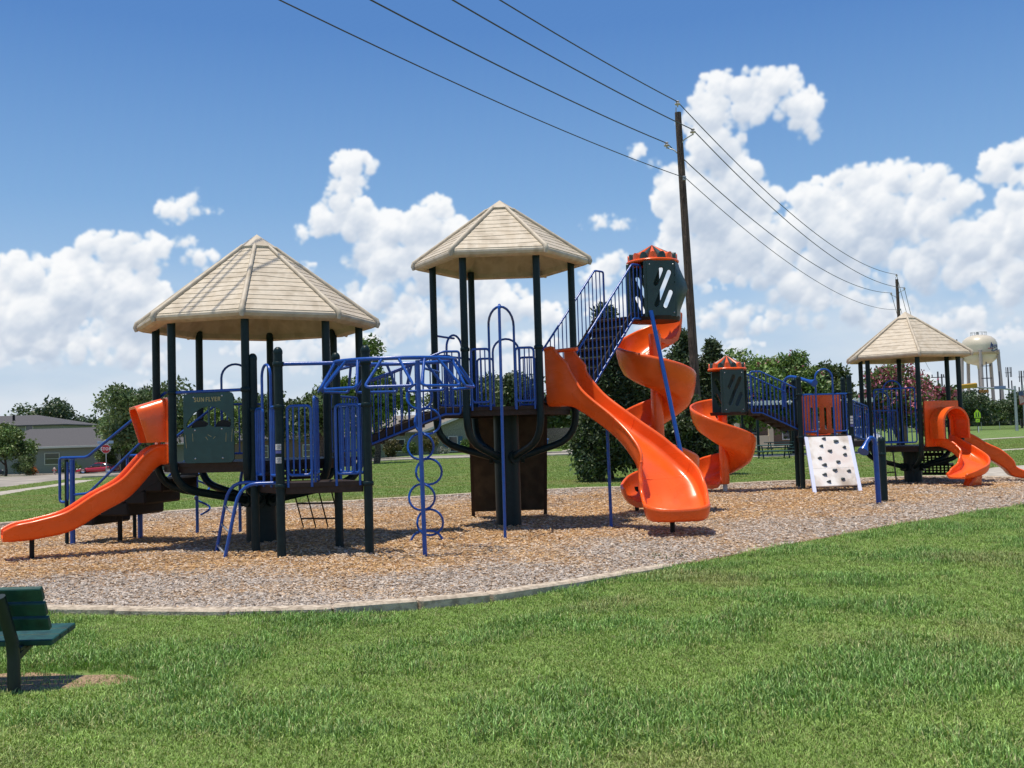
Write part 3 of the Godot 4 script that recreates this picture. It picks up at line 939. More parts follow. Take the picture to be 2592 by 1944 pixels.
func cut(outer: PackedVector2Array, holes: Array, xs: Array) -> Array:
	# the outline without the holes, as pieces without holes: sliced upright at every x in xs
	var lo := -100.0
	var out := []
	var edges := xs.duplicate(); edges.sort(); edges.append(100.0)
	for x in edges:
		for p in Geometry2D.intersect_polygons(outer, PackedVector2Array([Vector2(lo, -100), Vector2(x, -100), Vector2(x, 100), Vector2(lo, 100)])):
			var left := [p]
			for h in holes:
				var nxt := []
				for q in left: nxt.append_array(Geometry2D.clip_polygons(q, h))
				left = nxt
			for q in left:
				if not Geometry2D.is_polygon_clockwise(q): out.append(q)
		lo = x
	return out

func panel(called: String, root: Node3D, outer: PackedVector2Array, holes: Array, xs: Array, f: Transform3D, t: float, m: Material) -> MeshInstance3D:
	var mb := MB.new()
	mb.slab(cut(outer, holes, xs), [outer] + holes, f, t)
	return put(called, mb, m, root)

func round_rect(w: float, h: float, r: float) -> PackedVector2Array:
	var p := PackedVector2Array()
	for q in [[1, -1, -90], [1, 1, 0], [-1, 1, 90], [-1, -1, 180]]:
		for i in 4:
			var a := deg_to_rad(q[2] + 30.0 * i)
			p.append(Vector2(q[0] * (w / 2 - r), q[1] * (h / 2 - r)) + Vector2(cos(a), sin(a)) * r)
	return p

func plane_at(mid: Vector3, out: Vector3) -> Transform3D:
	# local x to the right and y up for someone who looks at the outside of the panel
	return Transform3D(Basis(Vector3.UP.cross(out).normalized(), Vector3.UP, out.normalized()), mid)

func pod(root: Node3D, c: Vector2, y: float, rad: float, ph: float, panels: Array, label: String) -> void:
	# a covered look-out at the head of a spiral slide: six sides, those in panels closed; floor, striped cap
	var fl := MB.new()
	fl.lathe([Vector2(0.0, -0.08), Vector2(rad * 0.96, -0.08), Vector2(rad * 0.96, -0.08), Vector2(rad, 0.0), Vector2(rad, 0.0), Vector2(0, 0.0)], 12, Vector3(c.x, y, c.y))
	var o := put("lookout_pod", fl, M.brown, root)
	o.set_meta("label", label)
	var ap := rad * cos(PI / 6) + 0.03
	var w := 2.0 * rad * sin(PI / 6) + 0.05
	for k in panels:
		var deg: float = ph + k * 60.0
		var out := around(Vector2.ZERO, 1, deg)
		var f := plane_at(around(c, ap, deg, y + 0.54), out)
		if k in [0, 3, -2]:
			var holes := [slot(-0.06, 0.24, 0.42, 0.1, 1.15), slot(0.025, 0.0, 0.82, 0.1, 1.15), slot(0.13, -0.21, 0.4, 0.1, 1.15)]
			bolts(o, [f * Vector3(-w * 0.42, 0.48, 0.0), f * Vector3(-w * 0.42, -0.48, 0.0), f * Vector3(w * 0.42, 0.48, 0.0), f * Vector3(w * 0.42, -0.48, 0.0)], out)
			var p := panel("pod_panel", o, round_rect(w + 0.02, 1.12, 0.03), holes, [-0.06, 0.025, 0.13], f, 0.05, M.podgreen)
		else:
			# bulging side
			var rings := []
			for i in 9:
				var yy := -0.56 + 1.12 * i / 8.0
				var bul := 0.2 * maxf(0.0, 1.0 - absf(yy - 0.03) / 0.5)
				var r := PackedVector3Array()
				for q in [[-0.5, 0.0], [-0.3, 0.6], [0.0, 1.0], [0.3, 0.6], [0.5, 0.0], [0.5, -0.35], [0.3, 0.3], [0.0, 0.7], [-0.3, 0.3], [-0.5, -0.35]]:
					r.append(f * Vector3(q[0] * w, yy, bul * maxf(q[1], 0.0) + (0.02 if q[1] > 0.9 else 0.0) + minf(q[1], 0.0) * 0.1))
				rings.append(r)
			var mb := MB.new()
			mb.loft(rings)
			put("pod_panel", mb, M.podgreen, o)
	var fg := plane_at(around(c, rad * 0.99, ph - 33.0, y + 0.54), around(Vector2.ZERO, 1, ph - 14.0))
	panel("pod_flange", o, round_rect(0.13, 1.12, 0.02), [], [], fg, 0.05, M.podgreen)
	# cap
	var yc := y + 1.1
	var rim := MB.new()
	var rc := rad * 0.92 + 0.03
	rim.lathe([Vector2(rc - 0.03, 0.0), Vector2(rc + 0.01, 0.005), Vector2(rc + 0.02, 0.03), Vector2(rc + 0.005, 0.055), Vector2(rc - 0.04, 0.06), Vector2(rc - 0.05, 0.01), Vector2(rc - 0.03, 0.0)], 24, Vector3(c.x, yc, c.y))
	var roof := put("pod_cap", rim, M.orange, o)
	var n := 16
	for k in n:
		var mb := MB.new()
		var apex := Vector3(c.x, yc + 0.4, c.y)
		var seg := 6
		for i in seg:
			var t0 := float(i) / seg; var t1 := float(i + 1) / seg
			var d0 := ph + (k + t0) * 360.0 / n + 15; var d1 := ph + (k + t1) * 360.0 / n + 15
			var s0 := 0.015 + 0.125 * sqrt(maxf(sin(PI * t0), 0.0)); var s1 := 0.015 + 0.125 * sqrt(maxf(sin(PI * t1), 0.0))
			var out := around(Vector2.ZERO, 1, (d0 + d1) * 0.5)
			var r0 := rc - 0.045 + 0.03 * sin(PI * t0); var r1 := rc - 0.045 + 0.03 * sin(PI * t1)
			# upright scallop, small ledge, then the sloping gore
			mb.quad(around(c, r0, d0, yc + 0.05), around(c, r1, d1, yc + 0.05), around(c, r1, d1, yc + 0.05 + s1), around(c, r0, d0, yc + 0.05 + s0), out)
			var q0 := rc - 0.06 - s0 * 0.45; var q1 := rc - 0.06 - s1 * 0.45
			mb.quad(around(c, r0, d0, yc + 0.05 + s0), around(c, r1, d1, yc + 0.05 + s1), around(c, q1, d1, yc + 0.055 + s1), around(c, q0, d0, yc + 0.055 + s0), Vector3.UP)
			mb.tri(around(c, q0, d0, yc + 0.055 + s0), around(c, q1, d1, yc + 0.055 + s1), apex, out + Vector3.UP)
		put("cap_gore", mb, M.orange if k % 2 == 0 else M.podgreen, roof)

func bolts(root: Node3D, pts: Array, out: Vector3) -> void:
	for p in pts:
		var mb := MB.new()
		mb.lathe([Vector2(0.014, 0.0), Vector2(0.012, 0.008), Vector2(0.0, 0.011)], 8, p, Basis(Vector3.UP.cross(out).normalized(), out, Vector3.UP.cross(out).normalized().cross(out)))
		put("bolt", mb, M.steel, root)

func letters(called: String, text: String, height: float, f: Transform3D, m: Material, parent: Node3D, depth := 0.004) -> void:
	var t := TextMesh.new()
	var sf := SystemFont.new(); sf.font_names = PackedStringArray(["Droid Sans"]); sf.font_weight = 700
	t.font = sf; t.font_size = 64; t.pixel_size = height / 46.0; t.depth = depth; t.text = text; t.curve_step = 2.0
	var o := MeshInstance3D.new()
	o.mesh = t; o.material_override = m
	o.name = numbered(parent, called); parent.add_child(o, true)
	var back := Vector3.ZERO
	var top: Node = parent
	while top != self:
		back += (top as Node3D).position
		top = top.get_parent()
	o.transform = Transform3D(f.basis, f.origin - back)

# ---------------------------------------------------------------- left play structure

func build_left_structure() -> void:
	var L := thing("play_structure", "large play structure with two tan roofed towers, wave slide, scoop slide and tall spiral slide", "play structure", Vector3(-2.5, 0, -18))
	var c := Vector2(-4.2, -17.05)
	var rp := 1.655; var ph := 6.95; var dk := 1.35
	var K := func(k: float, y: float) -> Vector3: return around(c, rp, ph + 45.0 * k, y)
	tower_roof(L, c, 8, 1.935, ph, 3.575, 5.08, 14)
	for k in range(-3, 5): arm_post(L, c, rp, ph + 45.0 * k, 3.62, 0.98, 0.68, [2.43] if k in [-1, 0, 1] else [])
	var colm := MB.new()
	colm.tube(PackedVector3Array([Vector3(c.x, -0.1, c.y), Vector3(c.x, dk - 0.05, c.y)]), 0.25, 24)
	put("centre_column", colm, M.post, L)
	var pts := []
	for k in 8: pts.append(around(c, rp - 0.07, ph + 45.0 * k, 0))
	deck_plate(L, pts, dk)

	# green play panel between two front posts
	var out := around(Vector2.ZERO, 1, ph - 22.5)
	var apo := rp * cos(PI / 8)
	var f := plane_at(around(c, apo + 0.02, ph - 22.5, 1.875), out)
	var win1 := PackedVector2Array([Vector2(-0.36, 0.0), Vector2(-0.385, 0.045), Vector2(-0.36, 0.1), Vector2(-0.26, 0.22), Vector2(-0.13, 0.3), Vector2(0.0, 0.325), Vector2(0.0, 0.05), Vector2(-0.04, 0.02), Vector2(-0.1, 0.015)])
	var win2 := PackedVector2Array([Vector2(0.02, 0.325), Vector2(0.16, 0.3), Vector2(0.28, 0.22), Vector2(0.38, 0.12), Vector2(0.39, 0.04), Vector2(0.37, 0.0), Vector2(0.22, 0.01), Vector2(0.07, 0.012), Vector2(0.02, 0.05)])
	var gp := panel("play_panel", L, round_rect(0.86, 1.06, 0.07), [win1, win2], [-0.12, 0.2], f, 0.02, M.green)
	gp.set_meta("label", "green play panel with two window openings")
	letters("panel_lettering", "SUN", 0.066, Transform3D(f.basis, f * Vector3(-0.15, 0.43, 0.002)), M.gold, gp)
	letters("panel_lettering", "FLYER", 0.066, Transform3D(f.basis, f * Vector3(0.085, 0.43, 0.002)), M.gold, gp)
	for wx in [-0.19, 0.22]:
		var dash := MB.new()
		var dome := PackedVector2Array()
		for i in 9: dome.append(Vector2(wx + 0.14 * cos(PI * i / 8.0), 0.0 + 0.115 * sin(PI * i / 8.0)))
		dash.slab([dome], [dome], Transform3D(f.basis, f * Vector3(0, 0, -0.06)), 0.05)
		put("steering_dial", dash, M.black, gp)
	for q in [[-0.39, -0.2, 0.2, 0.1], [-0.27, -0.14, 0.12, 0.05], [0.3, -0.15, 0.14, -0.05], [0.4, -0.12, 0.2, -0.1], [0.02, -0.12, 0.07, 1.1], [-0.03, -0.16, 0.06, 0.6], [0.1, -0.15, 0.05, -0.9]]:
		var marks := MB.new()
		marks.box(f * Vector3(q[0], q[1], 0.001), Vector3(0.006, q[2], 0.004), f.basis * Basis(Vector3.BACK, q[3]), 0.0)
		put("engraved_line", marks, M.gold, gp)
	bolts(gp, [f * Vector3(-0.25, 0.47, 0), f * Vector3(0.24, 0.48, 0), f * Vector3(-0.23, -0.03, 0), f * Vector3(0.23, -0.02, 0), f * Vector3(-0.23, -0.46, 0), f * Vector3(0.24, -0.46, 0)], out)
	var bar := MB.new()
	bar.pipe([K.call(-1, 2.43), K.call(0, 2.43)], 0.024, 0.0)
	put("cross_bar", bar, M.blue, L)

	# hooded wave slide on the left
	var so := around(Vector2.ZERO, 1, ph - 67.5)
	var s0 := around(c, apo, ph - 67.5)
	var st := []
	for q in [[0.0, 1.37, 0.27], [0.18, 1.32, 0.27], [0.57, 0.9, 0.28], [1.0, 0.66, 0.28], [1.4, 0.43, 0.27], [1.85, 0.345, 0.24], [2.15, 0.325, 0.21], [2.32, 0.33, 0.13]]:
		st.append([s0.x + so.x * q[0], q[1], s0.z + so.z * q[0], 0.25 if q[0] < 2.2 else 0.2, q[2], q[2]])
	var sl := put("wave_slide", slide_body(st, 8), M.orange, L)
	sl.set_meta("label", "orange wave slide with a hooded entrance")
	seam(st, 3, sl)
	var side := so.cross(Vector3.UP)
	var rings := []
	for i in 9:
		var s := 0.43 * i / 8.0
		var hi := lerpf(2.37, 2.24, s / 0.43); var lo := 1.68
		var ww := 0.4
		var r := PackedVector3Array()
		for e in [[1.0, 0.0], [1.0, 0.55], [0.97, 0.8], [0.86, 0.95], [0.6, 1.0], [0.0, 1.0], [-0.6, 1.0], [-0.86, 0.95], [-0.97, 0.8], [-1.0, 0.55], [-1.0, 0.0], [-0.93, 0.0], [-0.93, 0.52], [-0.9, 0.75], [-0.8, 0.89], [-0.58, 0.94], [0.0, 0.94], [0.58, 0.94], [0.8, 0.89], [0.9, 0.75], [0.93, 0.52], [0.93, 0.0]]:
			var flare := 1.0 - (0.05 if i == 8 else 0.0)
			r.append(s0 + so * (s * lerpf(0.62, 1.0, e[1]) + 0.06) + side * e[0] * ww * flare + Vector3.UP * lerpf(lo, hi, e[1]))
		rings.append(r)
	var hood := MB.new()
	hood.loft(rings)
	put("slide_hood", hood, M.orange, sl)
	var fe := plane_at(s0 + so * 0.05 + Vector3.UP * 1.86, so)
	panel("entry_panel", sl, round_rect(1.1, 1.02, 0.06), [PackedVector2Array([Vector2(-0.3, -0.42), Vector2(0.3, -0.42), Vector2(0.3, 0.3), Vector2(0.2, 0.4), Vector2(-0.2, 0.4), Vector2(-0.3, 0.3)])], [0.0], fe, 0.04, M.orange)
	var sp := MB.new()
	var foot := s0 + so * 1.92
	sp.tube(PackedVector3Array([Vector3(foot.x, -0.1, foot.z), Vector3(foot.x, 0.33, foot.z)]), 0.035, 10)
	put("slide_support", sp, M.black, sl)

	# steps up from the left, with handrails
	var sd := Vector3(-0.95, 0, -0.3).normalized()
	var sm0 := around(c, apo, ph - 112.5)
	var ss := sd.cross(Vector3.UP)
	var steps := MB.new()
	for s in [-1.0, 1.0]:
		steps.bar(sm0 + ss * s * 0.48 + Vector3.UP * 1.18, sm0 + sd * 1.15 + ss * s * 0.48 + Vector3.UP * 0.62, 0.03, 0.2)
	var stp := put("step_unit", steps, M.black, L)
	for q in [[0.17, 1.1, 0.36], [0.53, 0.9, 0.4], [0.98, 0.71, 0.62], [1.62, 0.56, 0.5]]:
		var tb := MB.new()
		tb.box(sm0 + sd * q[0] + Vector3.UP * (q[1] - 0.12), Vector3(0.98, 0.24, q[2]), Basis(ss, Vector3.UP, -sd), 0.03)
		put("step", tb, M.black, stp)
	for s in [1.0, -1.0]:
		var o: Vector3 = ss * s * 0.55
		o += sd * (0.16 if s < 0 else -0.35)
		var e := sm0 + o
		var up := Vector3.UP
		var mb := MB.new()
		mb.pipe([e - sd * 0.3 + up * 2.5, e + sd * 1.28 + up * 1.47, e + sd * 1.72 + up * 1.47, e + sd * 1.84 + up * 1.47, e + sd * 1.84 + up * 0.72, e + sd * 1.68 + up * 0.72, e + sd * 1.68 + up * 1.4], 0.024, 0.07)
		mb.pipe([e - sd * 0.05 + up * 1.88, e + sd * 1.26 + up * 0.86, e + sd * 1.6 + up * 0.84], 0.022, 0.08)
		mb.tube(PackedVector3Array([e + sd * 1.58 + up * -0.1, e + sd * 1.58 + up * 1.44]), 0.043, 10)
		var hr := put("handrail", mb, M.blue, L)
		var pp := MB.new()
		pp.tube(PackedVector3Array([e + sd * 1.7 + up * -0.1, e + sd * 1.7 + up * 1.44]), 0.032, 10)
		put("handrail_post", pp, M.post, hr)
	var mid := MB.new()
	mid.tube(PackedVector3Array([Vector3(-6.81, -0.1, -17.75), Vector3(-6.81, 0.6, -17.75)]), 0.04, 10)
	put("step_support", mid, M.black, stp)

	# guards, arch and climbers at the back of the tower
	railing(L, K.call(4, dk).lerp(K.call(-3, dk), 0.12), K.call(4, dk).lerp(K.call(-3, dk), 0.88), 0.1, 0.98, 8)
	arch(L, K.call(4, 0).lerp(K.call(-3, 0), 0.3), K.call(4, 0).lerp(K.call(-3, 0), 0.7), dk, 3.05)
	railing(L, K.call(1, dk).lerp(K.call(2, dk), 0.1), K.call(1, dk).lerp(K.call(2, dk), 0.9), 0.1, 0.98, 8)
	var net := MB.new()
	var n0: Vector3 = K.call(3, dk).lerp(K.call(4, dk), 0.2); var n1: Vector3 = K.call(3, dk).lerp(K.call(4, dk), 0.8)
	var no := Vector3(0.15, -1.35, -0.85)
	for i in 4:
		net.tube(PackedVector3Array([n0.lerp(n1, i / 3.0), n0.lerp(n1, i / 3.0) + no]), 0.014, 6)
	var nt := put("chain_net", net, M.black, L)
	for j in 4:
		var rr := MB.new()
		rr.tube(PackedVector3Array([n0 + no * (0.2 + 0.22 * j), n1 + no * (0.2 + 0.22 * j)]), 0.02, 6)
		put("net_rung", rr, M.black, nt)
	var cork := MB.new()
	var cp := Vector3(-5.85, 0, -18.95)
	cork.tube(PackedVector3Array([cp + Vector3.UP * -0.1, cp + Vector3.UP * 2.0]), 0.03, 8)
	var hel := PackedVector3Array()
	for i in 60: hel.append(cp + Vector3(0.13 * sin(i * 0.42) + 0.1, 0.35 + i * 0.025, 0.13 * cos(i * 0.42)))
	cork.tube(hel, 0.02, 6)
	put("corkscrew_climber", cork, M.blue, L)
	var cork2 := MB.new()
	cork2.pipe([Vector3(-5.05, -0.1, -18.9), Vector3(-5.05, 0.9, -18.9), Vector3(-4.85, 1.4, -18.6)], 0.03, 0.3)
	put("climber_pole", cork2, M.blue, L)

	# lower square deck in front
	var A := Vector3(-3.9, 0, -15.45); var B := Vector3(-3.31, 0, -14.54); var C := Vector3(-2.09, 0, -14.68); var D := Vector3(-2.69, 0, -15.7)
	var d2 := 1.04
	for q in [[A, [2.12]], [B, [1.0, 2.12, 2.73]], [C, [1.0, 2.12, 2.73]], [D, [2.12]]]:
		ground_post(L, q[0].x, q[0].z, 2.97, M.post, 0.0635, q[1])
	deck_plate(L, [A + (D - A) * 0.04, B + (C - B) * 0.03, C + (B - C) * 0.03, D + (A - D) * 0.04], d2)
	var up1 := Vector3.UP
	var riser_a: Vector3 = K.call(0, 0).lerp(K.call(1, 0), 0.12); var riser_b: Vector3 = K.call(0, 0).lerp(K.call(1, 0), 0.88)
	var ro := around(Vector2.ZERO, 1, ph + 22.5)
	var rf := plane_at((riser_a + riser_b) * 0.5 + ro * 0.02 + up1 * 1.2, ro)
	var holes := []
	var xs := []
	var wide := riser_a.distance_to(riser_b)
	for i in 17:
		var x := -wide / 2 + wide * (i + 0.5) / 17.0
		xs.append(x)
		for j in 3: holes.append(PackedVector2Array([Vector2(x - 0.011, -0.11 + j * 0.075), Vector2(x + 0.011, -0.11 + j * 0.075), Vector2(x + 0.011, -0.055 + j * 0.075), Vector2(x - 0.011, -0.055 + j * 0.075)]))
	panel("step_riser", L, round_rect(wide, 0.3, 0.01), holes, xs, rf, 0.012, M.brown)
	var tr := MB.new()
	tr.box((riser_a + riser_b) * 0.5 + ro * 0.2 + up1 * (d2 + 0.12), Vector3(wide * 0.9, 0.05, 0.3), rf.basis)
	put("step_tread", tr, M.brown, L)
	# guard panels of the square deck
	railing(L, B + (C - B) * 0.09 + up1 * d2, B + (C - B) * 0.36 + up1 * d2, 0.11, 1.09, 3, "guard_panel", 0.06)
	railing(L, C + (B - C) * 0.36 + up1 * d2, C + (B - C) * 0.09 + up1 * d2, 0.11, 1.09, 3, "guard_panel", 0.06)
	railing(L, A + (B - A) * 0.1 + up1 * d2, A + (B - A) * 0.38 + up1 * d2, 0.11, 1.09, 3, "guard_panel", 0.06)
	railing(L, B + (A - B) * 0.32 + up1 * d2, B + (A - B) * 0.08 + up1 * d2, 0.11, 1.09, 3, "guard_panel", 0.06)
	arch(L, A + (B - A) * 0.36, A + (B - A) * 0.7, d2 + 0.1, 2.76)
	railing(L, C + (D - C) * 0.1 + up1 * d2, C + (D - C) * 0.9 + up1 * d2, 0.11, 1.09, 7, "guard_panel", 0.06)
	railing(L, Vector3(-2.84, d2, -14.68), Vector3(-2.94, d2, -15.45), 0.11, 1.22, 6, "guard_panel", 0.06)
	# safety stickers on the front post
	for q in [[1.555, 0.085, M.paper], [1.485, 0.04, M.sticker_blue], [1.37, 0.085, M.paper]]:
		var sk := MB.new()
		var path := []
		for i in 7:
			var a := deg_to_rad(-40.0 + 80.0 * i / 6.0 - 8.0)
			path.append(Vector3(B.x + 0.0655 * sin(a), 0, B.z + 0.0655 * cos(a)))
		for i in 6:
			sk.quad(path[i] + up1 * (q[0] - q[1] / 2), path[i + 1] + up1 * (q[0] - q[1] / 2), path[i + 1] + up1 * (q[0] + q[1] / 2), path[i] + up1 * (q[0] + q[1] / 2), path[i] - B)
		var so2 := put("safety_sticker", sk, q[2], L)
		if q[1] > 0.05:
			var ink := MB.new()
			for i in 4: ink.box(Vector3(B.x + 0.004, q[0] + 0.026 - 0.017 * i, B.z + 0.0665), Vector3([0.05, 0.062, 0.044, 0.06][i], 0.006, 0.002), Basis.IDENTITY, 0.0)
			put("sticker_print", ink, M.ink, so2)
	# arched ladder down to the left
	var lad := MB.new()
	var r1 := [Vector3(-3.72, d2, -15.25), Vector3(-4.3, d2, -15.5), Vector3(-4.56, -0.1, -15.62)]
	var r2 := [Vector3(-3.42, d2, -14.78), Vector3(-3.93, d2, -14.72), Vector3(-4.17, -0.1, -14.68)]
	lad.pipe(r1, 0.026, 0.3, 10); lad.pipe(r2, 0.026, 0.3, 10)
	var ld := put("arch_ladder", lad, M.blue, L)
	for t in [0.3, 0.54, 0.82]:
		var p: Vector3 = r1[1].lerp(r1[2], t); var q: Vector3 = r2[1].lerp(r2[2], t)
		var rg := MB.new()
		rg.pipe([p, p.lerp(q, 0.25) + Vector3(0.05, -0.09, 0), p.lerp(q, 0.75) + Vector3(0.05, -0.09, 0), q], 0.017, 0.12)
		put("ladder_rung", rg, M.galv, ld)
	# overhead ring climber on a tall blue pole
	var ob := MB.new()
	ob.pipe([B + up1 * 2.73, C + up1 * 2.73], 0.028, 0.0)
	ob.pipe([D + up1 * 2.7, C + up1 * 2.73], 0.024, 0.0)
	put("overhead_bar", ob, M.blue, L)
	var rc := Vector3(-1.66, 2.73, -14.62)
	var ring := PackedVector3Array()
	var ep := func(a: float, gx: float, gy: float) -> Vector3: return rc + Vector3((0.86 + gx) * cos(a), gy, (0.56 + gx) * sin(a))
	for i in 36: ring.append(ep.call(TAU * i / 36.0, 0.0, 0.0))
	var rg2 := MB.new()
	rg2.tube(ring, 0.028, 8, false, true)
	var rgo := put("overhead_ring", rg2, M.blue, L)
	rgo.set_meta("label", "blue overhead ring climber with triangular handles")
	for i in 9:
		var a := TAU * (i + 0.25) / 9.0
		var mb := MB.new()
		var wa := 0.13; var wb := 0.3
		mb.pipe([ep.call(a - wa, 0.0, 0.0), ep.call(a - wb, 0.27, -0.4), ep.call(a + wb, 0.27, -0.4), ep.call(a + wa, 0.0, 0.0)], 0.021, 0.07)
		put("hand_loop", mb, M.blue, rgo)
	var pl := MB.new()
	pl.tube(PackedVector3Array([Vector3(-1.26, -0.1, -14.18), Vector3(-1.3, 2.7, -14.2)]), 0.031, 12)
	put("ring_pole", pl, M.blue, rgo)
	# chain-of-loops climber
	var lc := MB.new()
	for i in 6:
		var y := 0.08 + 0.4 * i
		var sgn := 1.0 if i % 2 == 0 else -1.0
		var lp := PackedVector3Array()
		for k in 21:
			var a := TAU * k / 20.0
			lp.append(Vector3(-1.42 + sgn * 0.06 + 0.205 * cos(a), y + 0.21 + 0.205 * sin(a), -16.35 + 0.05 * sin(a * 2.0)))
		lc.tube(lp, 0.019, 8, false, false)
	lc.pipe([Vector3(-1.68, 0.0, -16.35), Vector3(-1.6, 0.13, -16.35), Vector3(-1.42, 0.17, -16.35), Vector3(-1.24, 0.13, -16.35), Vector3(-1.16, 0.0, -16.35)], 0.019, 0.1)
	var lo := put("loop_climber", lc, M.blue, L)
	lo.set_meta("label", "blue climber of stacked loops")
	var lt := MB.new()
	lt.pipe([Vector3(-1.42, 2.48, -16.35), Vector3(-1.42, 2.75, -16.5), Vector3(-1.25, 2.75, -17.6)], 0.022, 0.12)
	put("climber_hanger", lt, M.blue, lo)

	# second tower
	var c2 := Vector2(-0.13, -18.75)
	var q2 := 1.272; var p2 := -31.5; var dk2 := 2.13
	var H := func(k: float, y: float) -> Vector3: return around(c2, q2, p2 + 60.0 * k, y)
	tower_roof(L, c2, 6, 1.595, p2, 4.785, 5.93, 10)
	for k in range(-2, 4): arm_post(L, c2, q2, p2 + 60.0 * k, 4.82, 1.55, 1.22, [3.13] if k in [-1, 0, 1] else [])
	var col2 := MB.new()
	col2.tube(PackedVector3Array([Vector3(c2.x, -0.1, c2.y), Vector3(c2.x, dk2 - 0.05, c2.y)]), 0.23, 24)
	put("centre_column", col2, M.post, L)
	pts = []
	for k in 6: pts.append(around(c2, q2 - 0.06, p2 + 60.0 * k, 0))
	deck_plate(L, pts, dk2)
	staircase(L, Vector3(-2.62, 1.6, -17.75), Vector3(-1.27, 2.12, -18.05), 0.86, 4, Vector3.ZERO, 0.125)
	# front guards, arch and fire pole
	var f0: Vector3 = H.call(0, dk2); var f1: Vector3 = H.call(1, dk2)
	railing(L, f0.lerp(f1, 0.08), f0.lerp(f1, 0.33), 0.08, 1.0, 3, "guard_panel", 0.06)
	railing(L, f0.lerp(f1, 0.68), f0.lerp(f1, 0.93), 0.08, 1.0, 3, "guard_panel", 0.06)
	arch(L, f0.lerp(f1, 0.33), f0.lerp(f1, 0.67), dk2 - 0.05, 3.72, Vector3(0.0, 0.0, 1.05))
	var fp := MB.new()
	fp.pipe([Vector3(-0.158, 3.715, -16.66), Vector3(-0.17, 3.74, -16.42), Vector3(-0.18, -0.1, -16.36)], 0.024, 0.1, 10)
	put("fire_pole", fp, M.blue, L)
	var b0: Vector3 = H.call(3, dk2); var b1: Vector3 = H.call(4, dk2)
	railing(L, b0.lerp(b1, 0.06), b0.lerp(b1, 0.3), 0.08, 1.0, 3, "guard_panel", 0.06)
	railing(L, b0.lerp(b1, 0.7), b0.lerp(b1, 0.94), 0.08, 1.0, 3, "guard_panel", 0.06)
	arch(L, b0.lerp(b1, 0.3), b0.lerp(b1, 0.7), dk2, 3.5)
	var l0: Vector3 = H.call(-1, dk2); var l1: Vector3 = H.call(-2, dk2)
	railing(L, l0.lerp(l1, 0.08), l0.lerp(l1, 0.92), 0.08, 1.0, 8)
	arch(L, l0.lerp(l1, 0.3), l0.lerp(l1, 0.7), dk2, 3.55)
	var fw := MB.new()
	fw.pipe([H.call(-1, 3.5), l0.lerp(l1, 0.3) + up1 * 1.36, l0.lerp(l1, 0.5) + up1 * 1.36], 0.02, 0.1)
	put("grab_bar", fw, M.blue, L)
	# climbing wall at the back, seen from behind
	var wb2 := (b0 + b1) * 0.5
	var wdir := around(Vector2.ZERO, 1, p2 + 210.0)
	var wx := Vector3.UP.cross(wdir).normalized()
	var wlow := Vector3(-0.13, 0.12, -20.88); var whi := Vector3(wb2.x, 2.1, wb2.z) + wdir * 0.12
	var wup := (whi - wlow)
	var wall := MB.new()
	wall.box((wlow + whi) * 0.5, Vector3(1.42, wup.length(), 0.05), Basis(wx, wup.normalized(), wx.cross(wup.normalized())), 0.01)
	var cw := put("climbing_wall", wall, M.tan, L)
	cw.set_meta("label", "brown back of a climbing wall")
	for s in [-1.0, 1.0]:
		var fr := MB.new()
		fr.bar(wlow + wx * s * 0.73 - wup * 0.1, whi + wx * s * 0.73, 0.05, 0.07, wx)
		put("wall_frame", fr, M.brown, cw)
	# scoop slide
	var sc := [[0.78, 2.15, -18.2, 0.27, 0.98, 0.98], [0.93, 2.15, -18.08, 0.27, 0.98, 0.98], [1.08, 2.14, -17.97, 0.27, 0.7, 0.7], [1.3, 2.05, -17.82, 0.27, 0.34, 0.34], [1.83, 1.62, -17.42, 0.28, 0.27, 0.27], [2.18, 1.24, -17.1, 0.38, 0.28, 0.3], [2.42, 0.85, -16.8, 0.47, 0.29, 0.32], [2.5, 0.53, -16.5, 0.48, 0.27, 0.3], [2.5, 0.35, -16.2, 0.465, 0.24, 0.25], [2.49, 0.28, -15.98, 0.45, 0.22, 0.22]]
	var scs := put("scoop_slide", slide_body(sc, 7), M.orange, L)
	scs.set_meta("label", "orange slide that widens into a scoop")
	seam(sc, 4, scs)
	seam(sc, 6, scs)
	# rounded end of the scoop: the half section turned about the end of the chute
	var rim := []
	for i in 15:
		var a := PI * i / 14.0
		var ca := cos(a); var sa := sin(a)
		var dd := Vector3(signf(ca) * pow(absf(ca), 0.75), 0, pow(sa, 0.75) * 0.72)
		var hh := lerpf(0.22, 0.15, pow(sa, 1.5))
		var r := PackedVector3Array()
		for q in [[0.02, -0.002], [0.5, -0.002], [0.8, 0.016], [0.95, 0.07], [0.995, 0.4 * hh], [1.0, hh - 0.02], [1.03, hh + 0.004], [1.08, hh + 0.012], [1.135, hh - 0.006], [1.15, hh - 0.04], [1.125, hh - 0.08], [1.1, 0.3 * hh], [1.03, -0.012], [0.9, -0.045], [0.5, -0.05], [0.02, -0.05]]:
			r.append(Vector3(2.49, 0.28, -15.98) + Vector3(dd.x * q[0] * 0.45, q[1], dd.z * q[0] * 0.45))
		rim.append(r)
	var lip := MB.new()
	lip.loft(rim)
	put("scoop_end", lip, M.orange, scs)
	var xb := MB.new()
	xb.pipe([Vector3(0.93, 3.1, -18.08) + Vector3(-0.22, 0, -0.22), Vector3(0.93, 3.1, -18.08) + Vector3(0.22, 0, 0.22)], 0.035, 0.0)
	put("slide_crossbar", xb, M.orange, scs)
	var scp := MB.new()
	scp.tube(PackedVector3Array([Vector3(2.48, -0.1, -16.4), Vector3(2.48, 0.34, -16.4)]), 0.04, 10)
	put("slide_support", scp, M.black, scs)
	var scq := MB.new()
